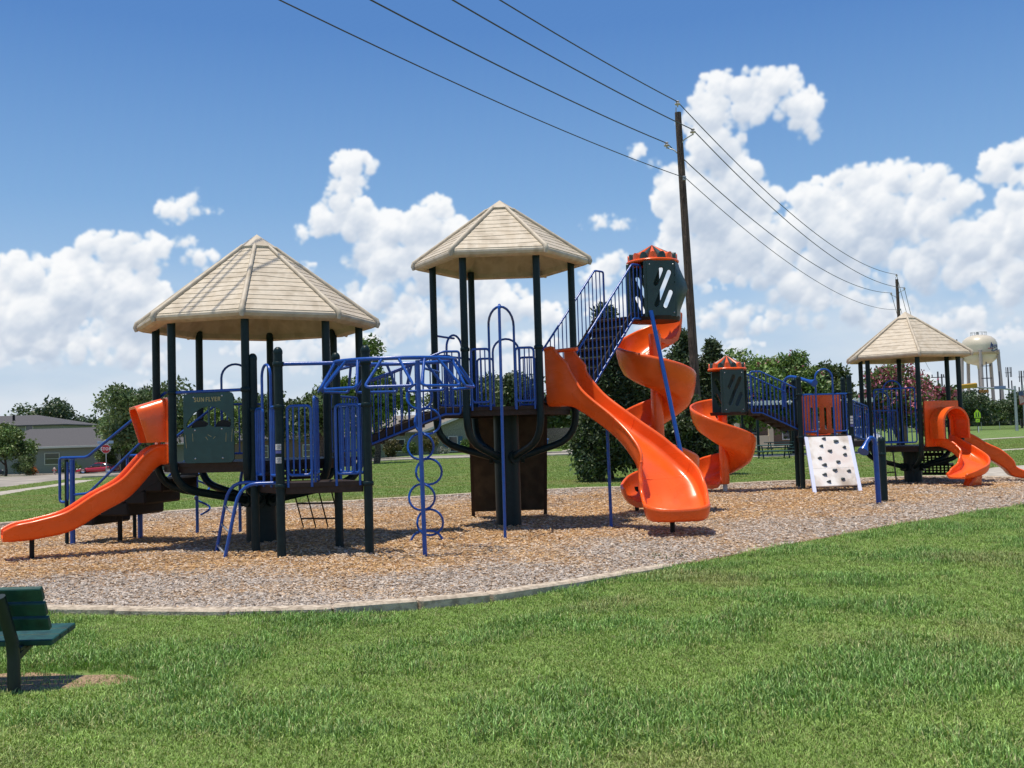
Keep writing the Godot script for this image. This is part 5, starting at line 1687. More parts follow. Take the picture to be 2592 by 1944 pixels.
func build_houses() -> void:
	var A := box_house("house", "long single-storey grey brick house with a dark shingle roof behind the red car", -66, -37, -139, -127, 2.1, 4.45, 4.0, M.brick_grey, M.shingle)
	var wl: Node3D = A.get_node("wall")
	house_window(A, Vector3(-50.6, 1.25, -126.98), 1.6, 0.7, Vector3.BACK, wl)
	house_window(A, Vector3(-57.0, 0.6, -126.98), 1.8, 1.4, Vector3.BACK, wl)
	var dr := MB.new()
	dr.box(Vector3(-47.2, 0.35, -126.96), Vector3(2.6, 2.9, 0.1))
	put("garage_door", dr, M.black, A)
	var fas := MB.new()
	fas.box(Vector3(-51.5, 2.0, -126.42), Vector3(30.2, 0.24, 0.06))
	put("fascia", fas, M.trim, A)
	var A2 := box_house("house", "two-storey house with a grey hipped roof behind the long single-storey house", -100, -69.5, -172, -158.5, 5.65, 7.4, 7.5, M.brick_grey, M.shingle)
	for x in [-81.8, -74.6]: house_window(A2, Vector3(x, 4.7, -158.46), 1.1, 1.7, Vector3.BACK, A2.get_node("wall"))
	var vent := MB.new()
	vent.tube(PackedVector3Array([Vector3(-78.5, 6.4, -161.5), Vector3(-78.5, 7.3, -161.5)]), 0.2, 8)
	put("roof_vent", vent, M.black, A2.get_node("roof"))
	var A3 := box_house("house", "brown brick house with a dark roof behind the forked tree", -36, -20.5, -134, -124, 2.2, 4.6, 4.0, M.brick_brown, M.shingle)
	house_window(A3, Vector3(-30.5, 0.7, -123.98), 1.8, 1.4, Vector3.BACK, A3.get_node("wall"))
	house_window(A3, Vector3(-24.5, 0.7, -123.98), 1.8, 1.4, Vector3.BACK, A3.get_node("wall"))
	# the house across the street, behind the loop climber
	var B := box_house("house", "low house with olive siding and a grey gable across the street behind the loop climber", -19, 3, -130, -119, 2.55, 4.6, 0.0, M.siding, M.shingle_tan)
	var gw := MB.new()
	var gx0 := -10.2; var gx1 := 0.4; var gz := -117.2; var gxm := (gx0 + gx1) * 0.5
	gw.box(Vector3(gxm, 1.2, gz - 2.0), Vector3(gx1 - gx0, 2.8, 4.0), Basis.IDENTITY, 0.02)
	gw.tri(Vector3(gx0, 2.6, gz), Vector3(gx1, 2.6, gz), Vector3(gxm, 4.4, gz), Vector3.BACK)
	put("front_gable", gw, M.siding, B)
	var gr := MB.new()
	for s in [-1.0, 1.0]:
		var e := Vector3(gxm + s * 5.8, 2.42, gz + 0.5)
		gr.quad(Vector3(gxm, 4.55, gz + 0.5), e, e + Vector3(0, 0, -7.0), Vector3(gxm, 4.55, gz - 6.5), Vector3(s, 2, 0))
		gr.quad(Vector3(gxm, 4.55, gz + 0.5), e, e - Vector3.UP * 0.22, Vector3(gxm, 4.33, gz + 0.5), Vector3.BACK)
	put("gable_roof", gr, M.shingle_tan, B)
	var bt := MB.new()
	for s in [-1.0, 1.0]: bt.bar(Vector3(gxm, 4.45, gz + 0.54), Vector3(gxm + s * 5.8, 2.32, gz + 0.54), 0.08, 0.26, Vector3.UP)
	put("barge_board", bt, M.trim, B)
	house_window(B, Vector3(-6.9, 1.0, gz + 0.02), 1.0, 1.7, Vector3.BACK, B.get_node("front_gable"))
	for x in [-7.75, -6.05]:
		var sh := MB.new()
		sh.box(Vector3(x, 1.0, gz + 0.06), Vector3(0.5, 1.7, 0.06))
		put("shutter", sh, M.signgreen, B)
	house_window(B, Vector3(-13.5, 1.0, -118.98), 1.8, 1.4, Vector3.BACK, B.get_node("wall"))
	# fence and bin
	var F := thing("wooden_fence", "weathered grey wooden privacy fence beside the driveway", "fence", Vector3(6, 0, -126))
	var fp := MB.new()
	for i in 78: fp.box(Vector3(1.6 + 0.15 * i, 1.25 + 0.03 * sin(i * 2.3), -126.0), Vector3(0.142, 2.55, 0.03), Basis.IDENTITY, 0.0)
	var pk := put("pickets", fp, M.fence, F); pk.set_meta("kind", "stuff")
	for i in 6:
		var ps := MB.new()
		ps.box(Vector3(1.7 + 2.3 * i, 1.2, -126.08), Vector3(0.12, 2.6, 0.12))
		put("fence_post", ps, M.fence, F)
	var W := thing("wheeled_bin", "blue wheeled bin standing in front of the wooden fence", "bin", Vector3(3.75, 0, -123.4))
	var wb := MB.new()
	wb.loft([PackedVector3Array([Vector3(3.5, 0.1, -123.1), Vector3(4.0, 0.1, -123.1), Vector3(4.0, 0.1, -123.6), Vector3(3.5, 0.1, -123.6)]), PackedVector3Array([Vector3(3.35, 1.15, -122.95), Vector3(4.15, 1.15, -122.95), Vector3(4.15, 1.15, -123.75), Vector3(3.35, 1.15, -123.75)])])
	put("body", wb, M.bin, W)
	var wl2 := MB.new()
	wl2.box(Vector3(3.75, 1.2, -123.35), Vector3(0.9, 0.1, 0.95), Basis(Vector3.RIGHT, 0.06), 0.02)
	put("lid", wl2, M.bin, W)
	for s in [-0.3, 0.3]:
		var wh := MB.new()
		wh.lathe([Vector2(0, -0.04), Vector2(0.12, -0.04), Vector2(0.12, 0.04), Vector2(0, 0.04)], 10, Vector3(3.75 + s, 0.1, -123.6), Basis(Vector3.UP, Vector3.RIGHT, Vector3.FORWARD))
		put("wheel", wh, M.tyre, W)
	# clubhouse behind the picnic shelter
	var C := box_house("brick_building", "low brown brick building with cream trim behind the picnic shelter", 19.5, 30, -104, -93, 2.95, 4.9, 4.0, M.brick_brown, M.shingle_tan)
	C.set_meta("category", "building")
	house_window(C, Vector3(21.4, 1.3, -92.98), 1.3, 2.0, Vector3.BACK, C.get_node("wall"))
	var pil := MB.new()
	for x in [20.0, 23.0]: pil.box(Vector3(x, 1.2, -92.0), Vector3(0.4, 3.0, 0.4))
	pil.box(Vector3(21.5, 0.55, -92.0), Vector3(2.6, 1.0, 0.25))
	put("porch", pil, M.cream, C)
	for x in [25.0, 28.0]: house_window(C, Vector3(x, 1.4, -92.98), 1.4, 1.5, Vector3.BACK, C.get_node("wall"))

func build_shelter() -> void:
	var S := thing("picnic_shelter", "open picnic shelter with a pale ribbed roof edge behind the orange slotted panel", "shelter", Vector3(17.4, 0, -62))
	var rf := MB.new()
	rf.box(Vector3(17.4, 3.22, -62.2), Vector3(7.2, 0.08, 5.0), Basis(Vector3.RIGHT, 0.03))
	put("roof", rf, M.trim, S)
	for i in 30:
		var rb := MB.new()
		rb.box(Vector3(13.95 + 0.238 * i, 3.14, -59.68), Vector3(0.13, 0.26, 0.05), Basis.IDENTITY, 0.0)
		put("roof_rib", rb, M.signwhite, S)
	for x in [14.3, 17.4, 20.5]:
		for z in [-60.2, -64.2]:
			var p := MB.new()
			p.box(Vector3(x, 1.5, z), Vector3(0.14, 3.3, 0.14))
			put("post", p, M.post, S)
	var beam := MB.new()
	beam.box(Vector3(17.4, 2.92, -60.2), Vector3(6.8, 0.24, 0.1))
	put("beam", beam, M.black, S)
	var fl := MB.new()
	fl.box(Vector3(17.4, 0.0, -62.2), Vector3(7.4, 0.1, 5.2))
	put("floor_slab", fl, M.path, S)
	var k := 0
	for q in [[14.2, -56.3, "green picnic table on the grass in front of the shelter"], [16.0, -61.6, "green picnic table under the left half of the shelter roof"], [18.9, -61.8, "green picnic table under the right half of the shelter roof"]]:
		var T := thing("picnic_table", q[2], "picnic table", Vector3(q[0], 0, q[1]), "picnic tables by the shelter")
		var y0: float = 0.05 if k > 0 else -0.03
		for i in 4:
			var b := MB.new()
			b.box(Vector3(q[0], y0 + 0.76, q[1] - 0.28 + 0.19 * i), Vector3(1.9, 0.045, 0.17))
			put("top_plank", b, M.table, T)
		for s in [-0.7, 0.7]:
			var b := MB.new()
			b.box(Vector3(q[0], y0 + 0.45, q[1] + s), Vector3(1.9, 0.045, 0.26))
			put("seat", b, M.table, T)
			var l := MB.new()
			l.bar(Vector3(q[0] + s, y0 - 0.03, q[1] - 0.62), Vector3(q[0] + s, y0 + 0.74, q[1] - 0.2), 0.06, 0.06)
			l.bar(Vector3(q[0] + s, y0 - 0.03, q[1] + 0.62), Vector3(q[0] + s, y0 + 0.74, q[1] + 0.2), 0.06, 0.06)
			l.bar(Vector3(q[0] + s, y0 + 0.4, q[1] - 0.75), Vector3(q[0] + s, y0 + 0.4, q[1] + 0.75), 0.05, 0.05)
			put("leg_frame", l, M.post, T)
		k += 1

func car(called: String, label: String, at: Vector3, turn: float, length: float, height: float, body: Material, sporty: bool) -> void:
	# a side outline rounded off across the width, glasshouse with panes, wheels
	var C := thing(called, label, "car", at, "cars in the streets around the park")
	var b := Basis(Vector3.UP, turn)
	var f := func(x: float, y: float, z: float) -> Vector3: return at + b * Vector3(x, y, z)
	var hl := length * 0.5; var w := 0.9
	var top := PackedVector2Array([Vector2(-1.0, 0.42), Vector2(-0.97, 0.56), Vector2(-0.7, 0.66), Vector2(-0.35, 0.74), Vector2(-0.1, 0.78), Vector2(0.3, 0.8), Vector2(0.7, 0.82), Vector2(0.95, 0.76), Vector2(1.0, 0.6), Vector2(0.99, 0.36)])
	if sporty:
		top = PackedVector2Array([Vector2(-1.0, 0.32), Vector2(-0.97, 0.42), Vector2(-0.72, 0.56), Vector2(-0.4, 0.66), Vector2(-0.1, 0.68), Vector2(0.3, 0.72), Vector2(0.65, 0.8), Vector2(0.95, 0.76), Vector2(1.0, 0.62), Vector2(0.98, 0.36)])
	var rings := []
	for i in top.size():
		var x := top[i].x * hl
		var yt := top[i].y * height / 1.15
		var low := 0.2
		for wx in [-0.62, 0.62]:
			if absf(top[i].x - wx) < 0.12: low = 0.3
		var ww := w * (0.88 if absf(top[i].x) > 0.9 else (0.97 if absf(top[i].x) > 0.6 else 1.0))
		rings.append(PackedVector3Array([f.call(x, low, -ww * 0.95), f.call(x, yt * 0.6, -ww), f.call(x, yt * 0.92, -ww * 0.93), f.call(x, yt, -ww * 0.75), f.call(x, yt + 0.015, 0), f.call(x, yt, ww * 0.75), f.call(x, yt * 0.92, ww * 0.93), f.call(x, yt * 0.6, ww), f.call(x, low, ww * 0.95), f.call(x, low, 0)]))
	var mb := MB.new()
	mb.loft(rings)
	var bo := put("body", mb, body, C)
	var cab := [[-0.42, 0.64], [-0.08, 0.98], [0.28, 1.0], [0.62, 0.86], [0.82, 0.72]] if sporty else [[-0.34, 0.7], [-0.08, 0.98], [0.3, 1.0], [0.62, 0.92], [0.82, 0.72]]
	var cr := []
	for q in cab:
		var y: float = q[1] * height
		cr.append(PackedVector3Array([f.call(q[0] * hl, 0.55 * height, -w * 0.9), f.call(q[0] * hl, lerpf(0.6 * height, y, 0.5), -w * 0.84), f.call(q[0] * hl, y - 0.03, -w * 0.66), f.call(q[0] * hl, y, -w * 0.5), f.call(q[0] * hl, y, w * 0.5), f.call(q[0] * hl, y - 0.03, w * 0.66), f.call(q[0] * hl, lerpf(0.6 * height, y, 0.5), w * 0.84), f.call(q[0] * hl, 0.55 * height, w * 0.9)]))
	var gl := MB.new()
	gl.loft(cr)
	put("window_glass", gl, M.glass, C)
	var rf := MB.new()
	var rr := []
	for q in ([[-0.1, 0.98], [0.1, 1.005], [0.3, 1.005], [0.5, 0.93]] if sporty else [[-0.1, 0.98], [0.1, 1.0], [0.35, 1.0], [0.6, 0.93]]):
		var y: float = q[1] * height + 0.012
		rr.append(PackedVector3Array([f.call(q[0] * hl, y - 0.08, -w * 0.72), f.call(q[0] * hl, y - 0.01, -w * 0.6), f.call(q[0] * hl, y + 0.01, 0), f.call(q[0] * hl, y - 0.01, w * 0.6), f.call(q[0] * hl, y - 0.08, w * 0.72), f.call(q[0] * hl, y - 0.09, 0)]))
	rf.loft(rr)
	for s in [-1.0, 1.0]:
		rf.bar(f.call(0.24 * hl, 0.62 * height, s * w * 0.885), f.call(0.26 * hl, 0.97 * height, s * w * 0.7), 0.09, 0.04, b.z)
	put("roof", rf, body, C)
	for x in [-0.62, 0.62]:
		for s in [-1.0, 1.0]:
			var p: Vector3 = f.call(x * hl, 0.33, s * (w - 0.09))
			var wb := Basis(b.x, b.z * s, b.x.cross(b.z * s))
			var ty := MB.new()
			ty.lathe([Vector2(0.2, 0.1), Vector2(0.3, 0.11), Vector2(0.33, 0.07), Vector2(0.33, -0.1), Vector2(0.2, -0.1)], 20, p, wb)
			var wh := put("wheel", ty, M.tyre, C)
			var ri := MB.new()
			ri.lathe([Vector2(0.0, 0.07), Vector2(0.06, 0.075), Vector2(0.07, 0.05), Vector2(0.07, 0.05), Vector2(0.18, 0.05), Vector2(0.21, 0.1), Vector2(0.235, 0.105)], 20, p, wb)
			put("rim", ri, M.steel, wh)
	for s in [-1.0, 1.0]:
		var hd := MB.new()
		hd.box(f.call(-0.95 * hl, 0.45 * height, s * w * 0.62), Vector3(0.16, 0.1, 0.34), b, 0.03)
		put("headlight", hd, M.signwhite, C)
		var tl := MB.new()
		tl.box(f.call(0.985 * hl, 0.5 * height, s * w * 0.6), Vector3(0.1, 0.14, 0.3), b, 0.03)
		put("tail_light", tl, M.signred, C)
		var mi := MB.new()
		mi.box(f.call(-0.2 * hl, 0.66 * height, s * (w + 0.06)), Vector3(0.1, 0.1, 0.16), b, 0.03)
		put("mirror", mi, body, C)

func build_street() -> void:
	ground_patch("street", [[-95, -96], [-58, -66], [-26.6, -50], [-27.5, -53.3], [-32.6, -71.8], [-36.2, -86.0], [-31, -91.5], [-20, -87.5], [-10, -84], [4, -83], [30, -82.5], [30, -96], [4, -97], [-12, -99], [-26, -104], [-44, -117.5], [-62, -123], [-95, -127]], 0.012, M.road, "pale concrete street curving behind the lawn")
	ground_patch("sidewalk", [[-20.3, -35], [-18.6, -35.5], [-21.9, -46], [-25.0, -58.5], [-30.2, -74.5], [-31.6, -74.2], [-26.4, -58.2], [-23.2, -46]], 0.02, M.path, "pale footway beside the street at the left")
	ground_patch("verge_island", [[-75, -110], [-60, -108], [-51, -107], [-50, -108.2], [-60, -110.5], [-75, -113]], 0.09, M.lawn, "grassy island in the street at the left")
	for q in [[[-36.2, -86.0], [-31, -91.5], [-20, -87.5], [-10, -84], [4, -83], [30, -82.5]], [[30, -96], [4, -97], [-12, -99], [-26, -104], [-44, -117.5], [-62, -123], [-95, -127]]]:
		var k := Node3D.new(); k.name = numbered(self, "street_kerb"); add_child(k, true); setting(k, "pale concrete kerb along the street")
		for i in q.size() - 1:
			var mb := MB.new()
			mb.bar(on_ground(q[i][0], q[i][1], 0.05), on_ground(q[i + 1][0], q[i + 1][1], 0.05), 0.35, 0.2, Vector3.UP, 0.02)
			put("kerb_piece", mb, M.path, k)
	ground_patch("driveway", [[4.2, -97], [8.8, -97], [16, -112], [16, -125], [7, -125], [5.2, -110]], 0.02, M.path, "concrete driveway by the wooden fence across the street")
	ground_patch("driveway", [[-52, -119.5], [-47.5, -118.4], [-44.5, -126.5], [-49.8, -126.8]], 0.02, M.path, "short concrete drive up to the grey house")
	ground_patch("footpath", [[13.7, -28.6], [14.6, -29.0], [17.4, -31.6], [24, -36], [24, -41.5], [17.2, -37.0], [14.2, -32.6], [13.1, -31.2]], 0.025, M.path, "concrete path joining the wood chips at the right")
	ground_patch("footpath", [[25, -55.2], [29, -58.0], [60, -66], [60, -68.0], [28.6, -59.4], [25, -56.6]], 0.025, M.path, "pale path across the field behind the straight slide, the nearer one")
	ground_patch("footpath", [[26, -69], [33, -77.5], [39.4, -85.6], [70, -108], [70, -110.5], [38.6, -87.0], [32, -78.6], [25, -70]], 0.025, M.path, "pale path across the field at the right, the farther one")
	car("parked_car", "red low sports car parked across the street at the left", on_ground(-48.3, -119.4, 0.014), 0.1, 4.5, 1.22, M.carred, true)
	car("parked_car", "dark purple car at the left edge of the picture, front to the right", on_ground(-63.0, -121.6, 0.014), PI + 0.05, 4.6, 1.45, M.cardark, false)
	car("parked_car", "white car seen through the bars of the right tower, the left one", on_ground(24.5, -80.5), 1.4, 4.6, 1.5, M.carwhite, false)
	car("parked_car", "pale car seen through the bars of the right tower, the right one", on_ground(27.6, -80.8), 1.5, 4.6, 1.5, M.carwhite, false)
	# stop sign with street name blades
	var g := on_ground(-36.75, -92.7)
	var S := thing("stop_sign", "red octagonal stop sign with a street name blade on a grey post at the corner", "stop sign", g)
	var p := MB.new()
	p.tube(PackedVector3Array([g - Vector3.UP * 0.2, g + Vector3.UP * 3.1]), 0.04, 8)
	put("post", p, M.galv, S)
	var oc := PackedVector2Array(); var oc2 := PackedVector2Array()
	for i in 8:
		oc.append(Vector2.from_angle(TAU * (i + 0.5) / 8.0) * 0.42); oc2.append(Vector2.from_angle(TAU * (i + 0.5) / 8.0) * 0.39)
	var f := plane_at(g + Vector3(0, 2.45, 0.06), Vector3(0.36, 0, 0.93))
	var w := MB.new(); w.slab([oc], [oc], f, 0.02)
	var face := put("sign_face", w, M.signwhite, S)
	var rd := MB.new(); rd.slab([oc2], [oc2], f * Transform3D(Basis.IDENTITY, Vector3(0, 0, 0.012)), 0.008)
	put("sign_field", rd, M.signred, face)
	letters("sign_lettering", "STOP", 0.27, f * Transform3D(Basis.IDENTITY, Vector3(0, 0, 0.014)), M.signwhite, face)
	var bl := MB.new()
	bl.box(g + Vector3(-0.05, 3.05, 0.0), Vector3(1.35, 0.24, 0.03), f.basis)
	put("name_blade", bl, mat(0.3, 0.4, 0.55, 0.5), S)
	# hydrant
	var hg := on_ground(-52.9, -118.4)
	var Hy := thing("fire_hydrant", "small pale and red fire hydrant on the far kerb between the two cars", "hydrant", hg)
	var hb := MB.new()
	hb.lathe([Vector2(0.16, 0.0), Vector2(0.16, 0.05), Vector2(0.11, 0.06), Vector2(0.11, 0.6), Vector2(0.15, 0.62), Vector2(0.14, 0.72), Vector2(0.06, 0.82), Vector2(0.0, 0.84)], 12, hg)
	put("barrel", hb, M.hydrant, Hy)
	var hc := MB.new()
	hc.lathe([Vector2(0, -0.22), Vector2(0.07, -0.22), Vector2(0.07, 0.22), Vector2(0, 0.22)], 10, hg + Vector3.UP * 0.5, Basis(Vector3.UP, Vector3.RIGHT, Vector3.BACK))
	put("outlet", hc, M.signred, Hy)

func build_far_right() -> void:
	# water tower
	var wp := Vector3(259.5, ground_y(259, -568), -568)
	var T := thing("water_tower", "cream water tower with a sailboat emblem on tall legs beyond the right tan roof", "water tower", wp)
	var R := 9.3
	var up := Vector3.UP
	ground_patch("paved_yard", [[200, -520], [320, -520], [340, -640], [190, -640]], 0.05, M.path, "pale paved yard under the water tower")
	var tk := MB.new()
	tk.lathe([Vector2(0.0, 50.6), Vector2(3.2, 50.3), Vector2(6.4, 49.2), Vector2(8.4, 47.4), Vector2(9.2, 45.3), Vector2(9.3, 44.0), Vector2(9.3, 39.6), Vector2(9.1, 38.2), Vector2(8.2, 36.4), Vector2(6.2, 34.8), Vector2(3.2, 33.9), Vector2(1.6, 33.4), Vector2(1.4, 31.5)], 40, Vector3(wp.x, 0, wp.z))
	put("tank", tk, M.tank, T)
	var bal := MB.new()
	bal.lathe([Vector2(9.25, 39.2), Vector2(10.3, 39.2), Vector2(10.3, 39.2), Vector2(10.3, 40.3), Vector2(10.3, 40.3), Vector2(10.2, 40.3), Vector2(10.2, 39.45), Vector2(9.25, 39.4)], 40, Vector3(wp.x, 0, wp.z))
	put("balcony", bal, mat(0.5, 0.36, 0.2, 0.6), T)
	var ris := MB.new()
	ris.tube(PackedVector3Array([Vector3(wp.x, wp.y - 1, wp.z), Vector3(wp.x, 33, wp.z)]), 1.3, 16)
	put("riser", ris, M.tankleg, T)
	for k in 5:
		var a := deg_to_rad(-22.0 + 72.0 * k)
		var d := Vector3(sin(a), 0, cos(a))
		var lg := MB.new()
		lg.tube(PackedVector3Array([wp + d * 11.2 - up, Vector3(wp.x, 41.5, wp.z) + d * 9.5]), 0.95, 12)
		put("leg", lg, M.tankleg, T)
	var rl := MB.new()
	for k in 14:
		var d := Vector3(sin(k * TAU / 14), 0, cos(k * TAU / 14))
		rl.tube(PackedVector3Array([Vector3(wp.x, 49.8, wp.z) + d * 4.2, Vector3(wp.x, 51.8, wp.z) + d * 4.2]), 0.1, 4)
	var rr := PackedVector3Array()
	for k in 24: rr.append(Vector3(wp.x, 51.8, wp.z) + Vector3(sin(k * TAU / 24), 0, cos(k * TAU / 24)) * 4.2)
	rl.tube(rr, 0.1, 4, false, true)
	rl.tube(PackedVector3Array([Vector3(wp.x - 0.6, 50.4, wp.z), Vector3(wp.x - 0.6, 52.2, wp.z)]), 0.7, 8)
	put("top_railing", rl, M.galv, T)
	# emblem: a sail over a zig-zag wave, wrapped on the tank
	var on := func(u: float, y: float, lift := 0.06) -> Vector3:
		var a := u / R
		return Vector3(wp.x + (R + lift) * sin(a), y, wp.z + (R + lift) * cos(a))
	var strokes := func(mb: MB, pts: Array, r: float) -> void:
		var path := PackedVector3Array()
		for q in pts: path.append(on.call(q[0], q[1]))
		mb.tube(path, r, 6)
	var em := MB.new()
	for k in 5:
		var t := k / 4.0
		strokes.call(em, [[1.9 + 0.9 * t * 0.5, 42.3 + 0.4 * t], [2.7 + 0.35 * t, 45.6 - 1.2 * t]], 0.17)
	strokes.call(em, [[3.4, 42.5], [3.2, 44.6]], 0.2); strokes.call(em, [[3.9, 42.7], [3.75, 44.4]], 0.16)
	var eo := put("sail_emblem", em, M.logo_blue, T)
	var e2 := MB.new()
	strokes.call(e2, [[0.6, 42.1], [2.4, 42.2], [3.7, 42.1]], 0.22)
	put("emblem_line", e2, M.logo_red, eo)
	var e3 := MB.new()
	strokes.call(e3, [[3.7, 42.1], [3.0, 41.4], [2.7, 40.9], [3.6, 40.6], [5.2, 41.1], [7.2, 41.8], [8.6, 41.9]], 0.24)
	put("emblem_wave", e3, M.logo_blue, eo)
	var e4 := MB.new()
	strokes.call(e4, [[5.6, 43.4], [5.2, 44.2], [4.7, 43.6], [4.7, 42.6], [5.3, 42.3]], 0.2)
	strokes.call(e4, [[6.3, 42.4], [6.3, 44.2], [7.4, 44.1], [7.5, 43.0], [6.5, 42.9]], 0.2)
	put("emblem_letter", e4, M.logo_blue, eo)
	# traffic signal mast
	var mb_ := on_ground(66.2, -135.3)
	var S := thing("traffic_signal", "grey mast arm over the road with horizontal yellow traffic signals", "traffic signal", mb_)
	var ms := MB.new()
	ms.tube(PackedVector3Array([mb_ - up * 0.2, mb_ + up * 5.9]), PackedFloat32Array([0.2, 0.15]), 12)
	ms.tube(PackedVector3Array([mb_ + up * 5.35, mb_ + Vector3(-1.5, 5.6, 0.1), mb_ + Vector3(-6, 5.9, 0.3), mb_ + Vector3(-12.5, 6.2, 0.5)]), PackedFloat32Array([0.13, 0.12, 0.1, 0.07]), 10)
	put("mast", ms, M.galv, S)
	for q in [[-4.4, 5.3], [-8.3, 5.5]]:
		var hs := MB.new()
		var hp := mb_ + Vector3(q[0], q[1], 0.55)
		hs.box(hp, Vector3(1.35, 0.46, 0.2), Basis.IDENTITY, 0.03)
		var ho := put("signal_head", hs, M.black, S)
		for k in 3:
			var ln := MB.new()
			var lp := hp + Vector3(-0.42 + 0.42 * k, 0, 0.1)
			ln.lathe([Vector2(0.17, 0.0), Vector2(0.19, 0.16), Vector2(0.17, 0.16), Vector2(0.16, 0.02), Vector2(0.08, 0.05), Vector2(0.0, 0.06)], 14, lp, Basis(Vector3.RIGHT, Vector3.BACK, Vector3.DOWN))
			put("signal_lens", ln, M.lens, ho)
	var yh := MB.new()
	yh.box(mb_ + Vector3(-6.5, 6.05, 0.9), Vector3(2.3, 0.62, 0.5), Basis(Vector3.BACK, 0.08), 0.12)
	put("signal_head", yh, M.signalyellow, S)
	var nb := MB.new()
	nb.box(mb_ + Vector3(-2.1, 5.75, 0.4), Vector3(1.5, 0.4, 0.04))
	put("name_blade", nb, mat(0.22, 0.28, 0.5, 0.5), S)
	# school sign
	var sg := on_ground(59.0, -130.7)
	var Z := thing("school_sign", "bright yellow-green pentagon school sign with a plaque below on a post", "road sign", sg)
	var sp := MB.new()
	sp.tube(PackedVector3Array([sg - up * 0.2, sg + up * 2.9]), 0.05, 8)
	put("post", sp, M.bark, Z)
	var sf := plane_at(sg + Vector3(0, 2.3, 0.07), Vector3.BACK)
	var pg := PackedVector2Array([Vector2(-0.4, -0.48), Vector2(0.4, -0.48), Vector2(0.4, 0.16), Vector2(0.0, 0.62), Vector2(-0.4, 0.16)])
	var pm := MB.new(); pm.slab([pg], [pg], sf, 0.02)
	var po := put("sign_face", pm, M.schoolgreen, Z)
	var fig := MB.new()
	for s in [-0.16, 0.14]:
		fig.box(sf * Vector3(s, -0.05, 0.008), Vector3(0.13, 0.32, 0.01), Basis.IDENTITY, 0.0)
		fig.box(sf * Vector3(s - 0.06, -0.3, 0.008), Vector3(0.06, 0.24, 0.01), Basis(Vector3.BACK, -0.3), 0.0)
		fig.box(sf * Vector3(s + 0.06, -0.3, 0.008), Vector3(0.06, 0.24, 0.01), Basis(Vector3.BACK, 0.3), 0.0)
		fig.lathe([Vector2(0.0, 0.012), Vector2(0.07, 0.012), Vector2(0.07, 0.0)], 10, sf * Vector3(s, 0.19, 0.003), Basis(Vector3.RIGHT, Vector3.BACK, Vector3.DOWN))
	put("walking_figures", fig, M.ink, po)
	var pq := MB.new(); pq.box(sg + Vector3(0, 1.5, 0.07), Vector3(0.5, 0.42, 0.02))
	var pqo := put("plaque", pq, M.schoolgreen, Z)
	var ar := MB.new()
	ar.bar(sg + Vector3(0.15, 1.6, 0.085), sg + Vector3(-0.16, 1.4, 0.085), 0.05, 0.006, Vector3.BACK, 0.0)
	put("arrow", ar, M.ink, pqo)
	var wb := MB.new(); wb.tube(PackedVector3Array([sg + Vector3(0.05, 0, 0.1), sg + Vector3(0.05, 0.75, 0.1)]), 0.07, 8)
	put("post_sleeve", wb, M.signwhite, Z)
	# street light with a banner at the right edge
	var bg := on_ground(67.6, -136.0)
	var BN := thing("banner_pole", "grey light pole with a red, white and blue banner at the right edge", "banner", bg)
	var bp := MB.new(); bp.tube(PackedVector3Array([bg, bg + up * 6.0]), 0.09, 10)
	put("post", bp, M.galv, BN)
	var cells := FastNoiseLite.new(); cells.seed = 9; cells.frequency = 2.0
	for i in 3:
		var cm := MB.new()
		cm.box(bg + Vector3(-0.3, 4.9 - 0.6 * i, 0.1), Vector3(0.62, 0.59, 0.02), Basis.IDENTITY, 0.0)
		put("banner_panel", cm, [M.banner_blue, M.banner_red, M.banner_red][i], BN)
	var stp := MB.new()
	for k in 4: stp.box(bg + Vector3(-0.5 + 0.14 * k, 4.1, 0.118), Vector3(0.06, 1.1 - 0.12 * k, 0.004), Basis(Vector3.BACK, 0.12), 0.0)
	put("banner_stripe", stp, M.signwhite, BN)
	# far utility and antenna poles on the skyline
	var k := 0
	for q in [[73.9, -178.0, 10.1, 1], [77.9, -186.0, 10.0, 0], [115.7, -250.0, 15.5, 1], [124.4, -262.0, 13.6, 0], [108.8, -225.0, 12.8, 2], [116.8, -240.0, 10.4, 0], [99.3, -200.0, 10.8, 2], [101.0, -232.0, 19.8, 0], [101.2, -205, 7.8, 0]]:
		var g := on_ground(q[0], q[1])
		var P := thing("distant_pole", ["wooden pole with a cross-arm seen between the posts of the right tower", "thin bare pole beside it between the posts of the right tower", "tall pole with equipment rising under the water tower", "thin pole right of the water tower legs", "pole with a bundle of antennas right of the water tower", "short thin pole beside the antenna pole", "pole with a fitting near the right edge", "thin dark pole tip left of the water tower tank", "short bare pole nearest the banner"][k], "pole", g, "distant poles on the right skyline")
		var pm2 := MB.new()
		pm2.tube(PackedVector3Array([g, g + up * q[2]]), PackedFloat32Array([0.2, 0.14]), 8)
		put("shaft", pm2, M.poles_far, P)
		if q[3] > 0:
			var am := MB.new()
			if q[3] == 1:
				am.box(g + up * (q[2] - 1.0), Vector3(2.4, 0.14, 0.14))
				am.box(g + up * (q[2] - 4.0), Vector3(2.6, 0.22, 0.2))
				for s in [-1.0, 1.0]: am.tube(PackedVector3Array([g + up * (q[2] - 0.95) + Vector3(s, 0, 0), g + up * (q[2] - 0.5) + Vector3(s, 0, 0)]), 0.09, 6)
			else:
				for s in [-0.5, 0.4, 0.65]: am.tube(PackedVector3Array([g + up * (q[2] - 2.2) + Vector3(s, 0, 0.2), g + up * q[2] + Vector3(s, 0, 0.2)]), 0.08, 6)
				am.box(g + up * (q[2] - 1.2), Vector3(1.2, 0.1, 0.3))
			put("cross_arm", am, M.poles_far, P)
		k += 1
	# low chain-link fence along the far side of the field
	var F := thing("chain_fence", "low dark chain-link fence along the far side of the field at the right", "fence", on_ground(62, -146))
